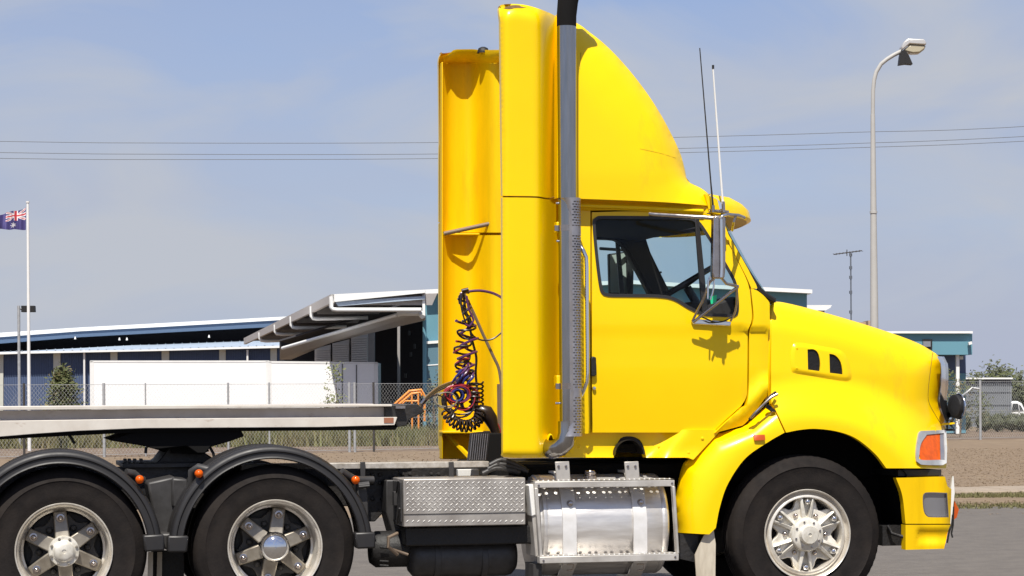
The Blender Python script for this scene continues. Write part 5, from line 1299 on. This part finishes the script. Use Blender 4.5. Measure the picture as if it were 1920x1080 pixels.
container(170, 504, 677, None, 99, 2.4, 'long plain white shipping container behind the fence and trailer')
c2 = container(503, 707, 678, 680, 97.9, 2.4, 'white container under the entrance canopy, half in shadow, right of the long one')
mb = MB(); wprism(mb, [(641, 682), (642.4, 682), (642.4, 800), (641, 800)], 97.87, .02); wprism(mb, [(667.5, 684), (669, 684), (669, 800), (667.5, 800)], 97.87, .02); mb.build('panel_joint', 'grey_part', c2)

# ---- fence
FE = empty('chain_link_fence', fa.lerp(fb, .3), 'galvanised chain link fence with steel posts across the background', 'fence')
def fpt(px):                     # point of the fence line that shows at column px
    lo, hi = -1.0, 2.0
    for _ in range(40):
        m_ = (lo + hi) / 2; x, y = proj(fa.lerp(fb, m_) + up)
        if x < px: lo = m_
        else: hi = m_
    return fa.lerp(fb, lo)
FH = 1.86
for px, r, mt in ((-30, .035, 'galv'), (45, .03, 'dark_post'), (195, .038, 'galv'), (273, .02, 'galv'), (428, .03, 'galv'), (505, .026, 'galv'), (655, .038, 'galv'), (665, .038, 'galv'), (700, .030, 'dark_post'), (860, .035, 'galv'), (1100, .035, 'galv'), (1340, .035, 'galv'), (1580, .035, 'galv'), (1838, .042, 'galv'), (2050, .035, 'galv')):
    p = fpt(px) - Vector((0, .06, 0)) * (0 if mt == 'galv' else 1); mb = MB(); mb.tube([p, p + up * (FH + .04)], r, 10); mb.build('post', mt, FE)
mb = MB(); p = fpt(1838); mb.tube([p + up * 1.62, p + up * 1.66 - rgt * .25, p + up * 1.5 - rgt * .45, W(1800, 745, 87)], .035, 8); mb.build('brace', 'galv', FE)
mb = MB()
for z in (FH, FH * .5, .06): mb.tube([f0.lerp(f1, 0) + up * z, f1 + up * z], .006, 5, False)
mb.build('strand', 'galv', FE)
e0, e1 = fpt(-60), fpt(1960); LL = (e1 - e0).length; dd = (e1 - e0).normalized(); nn = int(LL / .095)
v = []; f = []
for k in range(nn):
    for s in (1, -1):
        p = e0 + dd * (k * .095) ; a = p + up * .05; b = p + dd * (s * (FH - .05) * .8) + up * FH
        if s < 0: a, b = a + dd * 0, b
        w_ = .0022; q = len(v); o_ = dd * w_; n3 = Vector((0, -.002 * s, 0))
        v += [a - o_ + n3, a + o_ + n3, b + o_ + n3, b - o_ + n3]; f.append((q, q + 1, q + 2, q + 3))
me = bpy.data.meshes.new('wire_mesh'); me.from_pydata([x - ORG[FE] for x in v], [], f); me.materials.append(M['fence_wire'])
o = bpy.data.objects.new('wire_mesh', me); sc.collection.objects.link(o); o.parent = FE; o['kind'] = 'stuff'

# ---- orange barrier, flagpole, flood light, street lamp, aerial mast, wires
mb = MB(); BR = empty('orange_barrier', G(768, 92), 'orange tubular steel frame standing behind the fence near the blue wall', 'barrier')
for q in ([(738, 760), (768, 733), (790, 731), (796, 742), (796, 790)], [(744, 762), (772, 738), (788, 736), (791, 742)]):
    mb = MB(); mb.tube([W(x, y, 92) for x, y in q], .045, 8); mb.build('tube', 'orange_paint', BR)
for q in ([(772, 735), (773, 806)], [(784, 734), (785, 806)], [(754, 758), (760, 752), (784, 752)], [(738, 760), (738, 806)]):
    mb = MB(); mb.tube([W(x, y, 92) for x, y in q], .035, 8); mb.build('tube', 'orange_paint', BR)
FP = empty('flagpole', G(54, 80), 'tall white flagpole standing at the left behind the fence', 'flagpole')
t = W(52, 380, 80); b = Vector((t.x, t.y, 0)); mb = MB(); mb.tube([b, t], [.055, .038], 12); mb.build('pole', 'white_paint', FP)
mb = MB(); mb.tube([t, t + up * .04], .055, 10); mb.build('cap', 'white_paint', FP)
# the flag: small folded sheet, union cross in the upper hoist, star below
mb_ = {k: MB() for k in ('flag_navy', 'flag_red', 'flag_white')}
nx, ny = 64, 40; x0, x1 = 48.5, -12
def fl(s, t_):                    # s 0 at the pole, t 0 at top: height narrows where the cloth folds
    x = x0 + (x1 - x0) * s; top = 389 + 17 * s ** .9 + 1.5 * math.sin(s * 9); bot = 431 - 1.5 * s + .6 * math.sin(s * 14)
    return W(x, top + (bot - top) * t_, 80) + fwd * (.10 * math.sin(s * 13 + t_ * 2.2) * s + .04 * math.sin(s * 29))
def fcol(s, t_):
    u, v = s / .62, t_ / .52
    if u < 1 and v < 1:
        if abs(v - .5) < .085 or abs(u - .5) < .045: return 'flag_red'
        if abs(v - .5) < .16 or abs(u - .5) < .085: return 'flag_white'
        d1, d2 = abs(u - v), abs(u + v - 1)
        if min(d1, d2) < .035: return 'flag_red'
        if min(d1, d2) < .12: return 'flag_white'
        return 'flag_navy'
    a, b = (s - .40) * 61, (t_ - .76) * 42 ; r = math.hypot(a, b); th = math.atan2(b, a)
    return 'flag_white' if r < 4.0 + 2.2 * math.cos(7 * th) else 'flag_navy'
cols = ['flag_navy', 'flag_red', 'flag_white']
me = bpy.data.meshes.new('flag')
me.from_pydata([fl(i / nx, j / ny) - W(20, 410, 80) for i in range(nx + 1) for j in range(ny + 1)], [], [(i * (ny + 1) + j, (i + 1) * (ny + 1) + j, (i + 1) * (ny + 1) + j + 1, i * (ny + 1) + j + 1) for i in range(nx) for j in range(ny)])
for c_ in cols: me.materials.append(M[c_])
me.polygons.foreach_set('material_index', [cols.index(fcol((i + .5) / nx, (j + .5) / ny)) for i in range(nx) for j in range(ny)])
me.polygons.foreach_set('use_smooth', [True] * (nx * ny)); me.update()
FG = bpy.data.objects.new('flag', me); sc.collection.objects.link(FG); FG.location = W(20, 410, 80)
tag(FG, 'dark blue flag with red and white crosses and a white star on the flagpole', 'flag')
FL = empty('floodlight', G(36, 84), 'thin grey pole with black rectangular floodlight beside the flagpole', 'lamp')
t = W(35, 573, 84); mb = MB(); mb.tube([Vector((t.x, t.y, 0)), t], .045, 10); mb.build('pole', 'galv', FL)
mb = MB(); wprism(mb, [(39.5, 573), (64, 573), (64.5, 585), (39.5, 585)], 84, .25); mb.build('lamp_head', 'black', FL, bevel=.01); mb = MB(); mb.tube([W(35, 579, 84.1), W(41, 579, 84.1)], .03, 8); mb.build('bracket', 'galv', FL)
SL = empty('street_lamp', G(1645, 74), 'tall pale curved street lamp rising behind the bonnet of the truck', 'street lamp')
mb = MB(); q = [(1636.5, 215, 0), (1637, 170, 0), (1639, 150, 0), (1643, 135, 0), (1652, 120, 0), (1663, 111, 0), (1676, 103, 0), (1690, 96, 0)]
tp_ = W(1636.5, 215, 74); mb.tube([Vector((tp_.x, tp_.y, 0)), Vector((tp_.x, tp_.y, 4.0)), tp_], [.125, .105, .060], 20); mb.build('pole', 'pole_paint', SL)
mb = MB(); mb.tube([W(x, y, 74) for x, y, _ in q], .055, 14); mb.build('arm', 'pole_paint', SL)
mb = MB(); mb.tube([Vector((tp_.x, tp_.y, z)) for z in (6.34, 6.40)], .10, 16); mb.build('pole_collar', 'pole_paint', SL)
mb = MB(); top = [(1690, 88), (1695, 78), (1702, 72), (1733, 73), (1737, 79), (1737, 84), (1706, 82), (1692, 94)]; mb.ext([W(x, y, 73.8) for x, y in top], fwd * .42); mb.build('lamp_housing', 'lamp_metal', SL, bevel=.03)
mb = MB(); gls = [(1694, 93), (1707, 83), (1737, 85), (1733, 93), (1725, 99), (1712, 100), (1700, 97)]; mb.ext([W(x, y, 73.85) for x, y in gls], fwd * .36); mb.build('lamp_glass', 'lamp_glass', SL, bevel=.04)
mb = MB(); mb.ext([W(x, y, 73.8) for x, y in ((1690, 95), (1697, 94), (1704, 103), (1711.5, 120), (1699, 119), (1686, 121), (1688, 105))], fwd * .3)
o = mb.build('black_cloth_shade', 'plastic'); o.data.materials[0] = M['black']; tag(o, 'black cloth shade hanging under the head of the street lamp', 'cloth')
AM = empty('aerial_mast', G(1596, 110), 'thin television aerial mast rising behind the bonnet left of the street lamp', 'aerial')
t = W(1595, 474, 110); mb = MB(); mb.tube([Vector((t.x, t.y, 0)), t], .03, 8)
for y in (478, 502, 520, 548, 585): p = W(1595, y, 110); mb.tube([p - up * .06, p + up * .06], .06, 6)
mb.build('mast', 'wire', AM)
mb = MB(); mb.tube([W(1563, 477, 110), W(1616, 470, 110)], .022, 6)
for i in range(9): x = 1565 + i * 6.2; p = W(x, 477 - (x - 1563) * .132, 110); mb.tube([p - fwd * .5 - up * .05, p + fwd * .5 + up * .05], .012, 4)
mb.tube([W(1588, 468, 110), W(1588, 480, 110)], .02, 4); mb.build('antenna', 'dark_post', AM)
for nm, q in (('upper power line crossing the sky behind the fairing', [(-1500, 240), (-60, 264), (300, 268), (830, 267), (1283, 257), (1600, 248), (1990, 233), (3200, 150)]), ('middle power line, close above the lowest one', [(-1500, 262), (-60, 285), (300, 289), (830, 288.5), (1283, 278), (1600, 269), (1990, 252), (3200, 180)]), ('lowest power line of the three behind the truck', [(-1500, 275), (-60, 296), (300, 299), (830, 297), (1283, 286), (1600, 277), (1990, 261), (3200, 192)])):
    mb = MB(); mb.tube([W(x, y, 125) for x, y in catmull(q, 60)], .014, 5); tag(mb.build('power_line', 'wire'), nm, 'cable', 'power lines')

# ---- plants
def leafy(name, label, base, shape, n, size, m_, trunk_h, seed, cat='tree', m2=None, trunk_r=.04, limbs=6):
    """shape(rng) gives a leaf position relative to the base"""
    rg = random.Random(seed); e = empty(name, base, label, cat)
    mb = MB(); top = base + up * trunk_h; mb.tube([base, base.lerp(top, .5) + Vector((rg.uniform(-.05, .05), 0, 0)), top], [trunk_r, trunk_r * .7, trunk_r * .25], 8)
    for k in range(limbs):
        p = base.lerp(top, rg.uniform(.15, .85)); q = base + shape(rg); mb.tube([p, p.lerp(q, .5) + up * .05, p.lerp(q, .85)], [trunk_r * .4, trunk_r * .25, trunk_r * .08], 5)
    mb.build('trunk', 'bark', e)
    for mi, mm in enumerate([m_] + ([m2] if m2 else [])):
        v = []; f = []; cl = [shape(rg) for _ in range(max(6, n // 26))]
        for i in range(n if mi == 0 else n // 4):
            c = cl[rg.randrange(len(cl))]; p = base + c + Vector((rg.gauss(0, 1), rg.gauss(0, 1), rg.gauss(0, 1))) * size * 1.9
            if p.z < .03: continue
            a = Vector((rg.gauss(0, 1), rg.gauss(0, 1), rg.gauss(0, .7))).normalized(); b = a.orthogonal().normalized(); s = size * rg.uniform(.5, 1.2); q = len(v)
            p = p - ORG[e]; v += [p - a * s, p + b * s * .45, p + a * s, p - b * s * .45]; f.append((q, q + 1, q + 2, q + 3))
        me = bpy.data.meshes.new('crown'); me.from_pydata(v, [], f); me.materials.append(M[mm]); me.update()
        o = bpy.data.objects.new('crown' if mi == 0 else 'dry_leaves', me); sc.collection.objects.link(o); o.parent = e; 
    return e
def cone(wd, h, z0=.1, pw=.8, skew=0):
    def g(r):
        t = r.random() ** 1.25; rad = wd * (1 - t) ** pw * (.75 + .35 * math.sin(t * 17 + 1)); a = r.uniform(0, 6.28); q = math.sqrt(r.random())
        return Vector((math.cos(a) * rad * q + skew * t, math.sin(a) * rad * q, z0 + h * t))
    return g
def ball(rx, rz, zc):
    def g(r):
        a = r.uniform(0, 6.28); c = r.uniform(-1, 1); q = r.random() ** .35; s = math.sqrt(1 - c * c)
        return Vector((math.cos(a) * s * rx * q, math.sin(a) * s * rx * q, zc + c * rz * q))
    return g
def fork(stems):
    def g(r):
        x, z, h, wd = stems[r.randrange(len(stems))]; t = r.random(); a = r.uniform(0, 6.28); rad = wd * math.sin(max(.15, 1 - t) * 2.4) * r.random()
        return Vector((x + math.cos(a) * rad, math.sin(a) * rad, z + h * t))
    return g
leafy('conical_shrub', 'dark green conical shrub in front of the blue factory wall', G(118, 92), cone(1.12, 2.3, pw=.75), 6500, .075, 'leaf_olive', 1.9, 21, 'shrub', 'leaf_rust')
leafy('sapling', 'thin pale green sapling in front of the half shadowed container', G(630, 90), fork([(0, .4, 2.1, .22), (-.25, .3, 1.5, .2), (.2, .3, 1.2, .25), (-.35, .1, 1.2, .2), (0, 0, 1.3, .4)]), 760, .06, 'leaf_pale', 2.0, 22, 'tree')
leafy('wispy_shrub', 'grey green shrub beside the air hoses behind the fence', G(812, 90), fork([(0, .1, 1.9, .3), (-.2, 0, 1.5, .25), (.25, .1, 2.2, .3)]), 900, .06, 'leaf_dark', 1.6, 23, 'shrub')
leafy('young_tree', 'loose young tree with thin leaves in front of the small teal office', G(1800, 93), fork([(-.3, .7, 1.5, .55), (.35, .6, 1.7, .5), (0, .4, 1.5, .6), (-.6, .8, 1.3, .35), (.75, .5, 1.0, .3)]), 1000, .06, 'leaf_olive', 2.0, 24, 'tree', 'leaf_rust')
for i, (px, D, rx, h, ms) in enumerate(((1885, 135, 1.0, 2.45, 'leaf_olive'), (1912, 140, 1.0, 1.9, 'leaf_dark'), (1870, 150, .8, 2.9, 'leaf_dark'), (1828, 150, 1.2, 2.55, 'leaf_dark'), (1935, 130, 1.2, 2.0, 'leaf_dark'))):
    leafy('background_tree', ('olive tree standing behind the right end of the grey shed', 'low dark tree above the white car', 'dark treetop rising over the middle of the shed roof', 'low dark treetop over the left of the shed roof', 'dark tree at the right border behind the car')[i], G(px, D), ball(rx, h * .42, h * .62), 1500, .13, ms, h * .7, 30 + i, 'tree')
for i, (px, rx, h, lb) in enumerate(((1806, .36, .74, 'round dark bush nearest the office, leftmost of the hedge row'), (1846, .42, .74, 'clipped round bush just right of the bent fence post'), (1870, .42, .72, 'clipped round bush at the middle of the shed wall'), (1897, .40, .72, 'clipped round bush under the front of the white car'), (1918, .45, .70, 'clipped bush at the right border below the white car'), (1778, .34, .70, 'dark bush behind the black nose mirror'))):
    leafy('round_bush', lb, G(px, 106), ball(rx * .72, h * .42, h * .52), 1500, .048, 'leaf_dark', .4, 50 + i, 'bush', limbs=3)
    bs = [o for o in bpy.data.objects if o.type == 'EMPTY' and o.name.startswith('round_bush')][-1]; bs = max((o for o in bpy.data.objects if o.name.startswith('round_bush')), key=lambda o: o.name); bs['group'] = 'bushes along the garden kerb'
    rb = random.Random(i); mb = MB(); c_ = G(px, 106) + up * h * .5
    mb.rev([(rx * .80 * math.sin(math.pi * t / 8) + .0005, -h * .40 * math.cos(math.pi * t / 8)) for t in range(9)], c_, n=14, axis='z'); mb.v = [v + Vector((rb.uniform(-1, 1), rb.uniform(-1, 1), rb.uniform(-1, 1))) * .035 for v in mb.v]; mb.build('dense_core', 'leaf_dark', bs)

# ---- parked car
CA = empty('parked_car', G(1925, 122), 'white car parked behind the bushes at the right edge', 'car')
Dc = 122
body = [(1890, 770), (1890, 755), (1899, 752), (1908, 752), (1916, 756), (1923, 770), (1945, 775), (1956, 782), (1957, 797), (1890, 797)]
mb = MB(); mb.ext([W(x, y, Dc) for x, y in body], fwd * 1.7); mb.build('body', 'car_white', CA, bevel=.08, seg=3)
mb = MB(); mb.ext([W(x, y, Dc - .03) for x, y in ((1899, 757), (1908, 757), (1914, 761), (1919, 770), (1897, 771))], fwd * 1.76); mb.build('side_window', 'car_glass', CA)
mb = MB(); mb.ext([W(x, y, Dc - .04) for x, y in ((1909, 757), (1910, 757), (1912, 771), (1911, 771))], fwd * .02); mb.build('window_pillar', 'car_white', CA)
for px in (1902, 1942):
    c = G(px, Dc) + up * .3; mb = MB(); mb.v = []; pr = [(.001, -.0), (.30, 0), (.31, .05), (.31, .15), (.28, .2)]
    mb.rev(pr, (0, 0, 0), n=24, axis='y'); rt = Matrix.Rotation(-PSI, 3, 'Z'); mb.v = [rt @ v + c for v in mb.v]; wh = mb.build('wheel', 'rubber', CA)
print('objects', len(bpy.data.objects), 'tris', sum(len(o.data.polygons) for o in bpy.data.objects if o.type == 'MESH'))
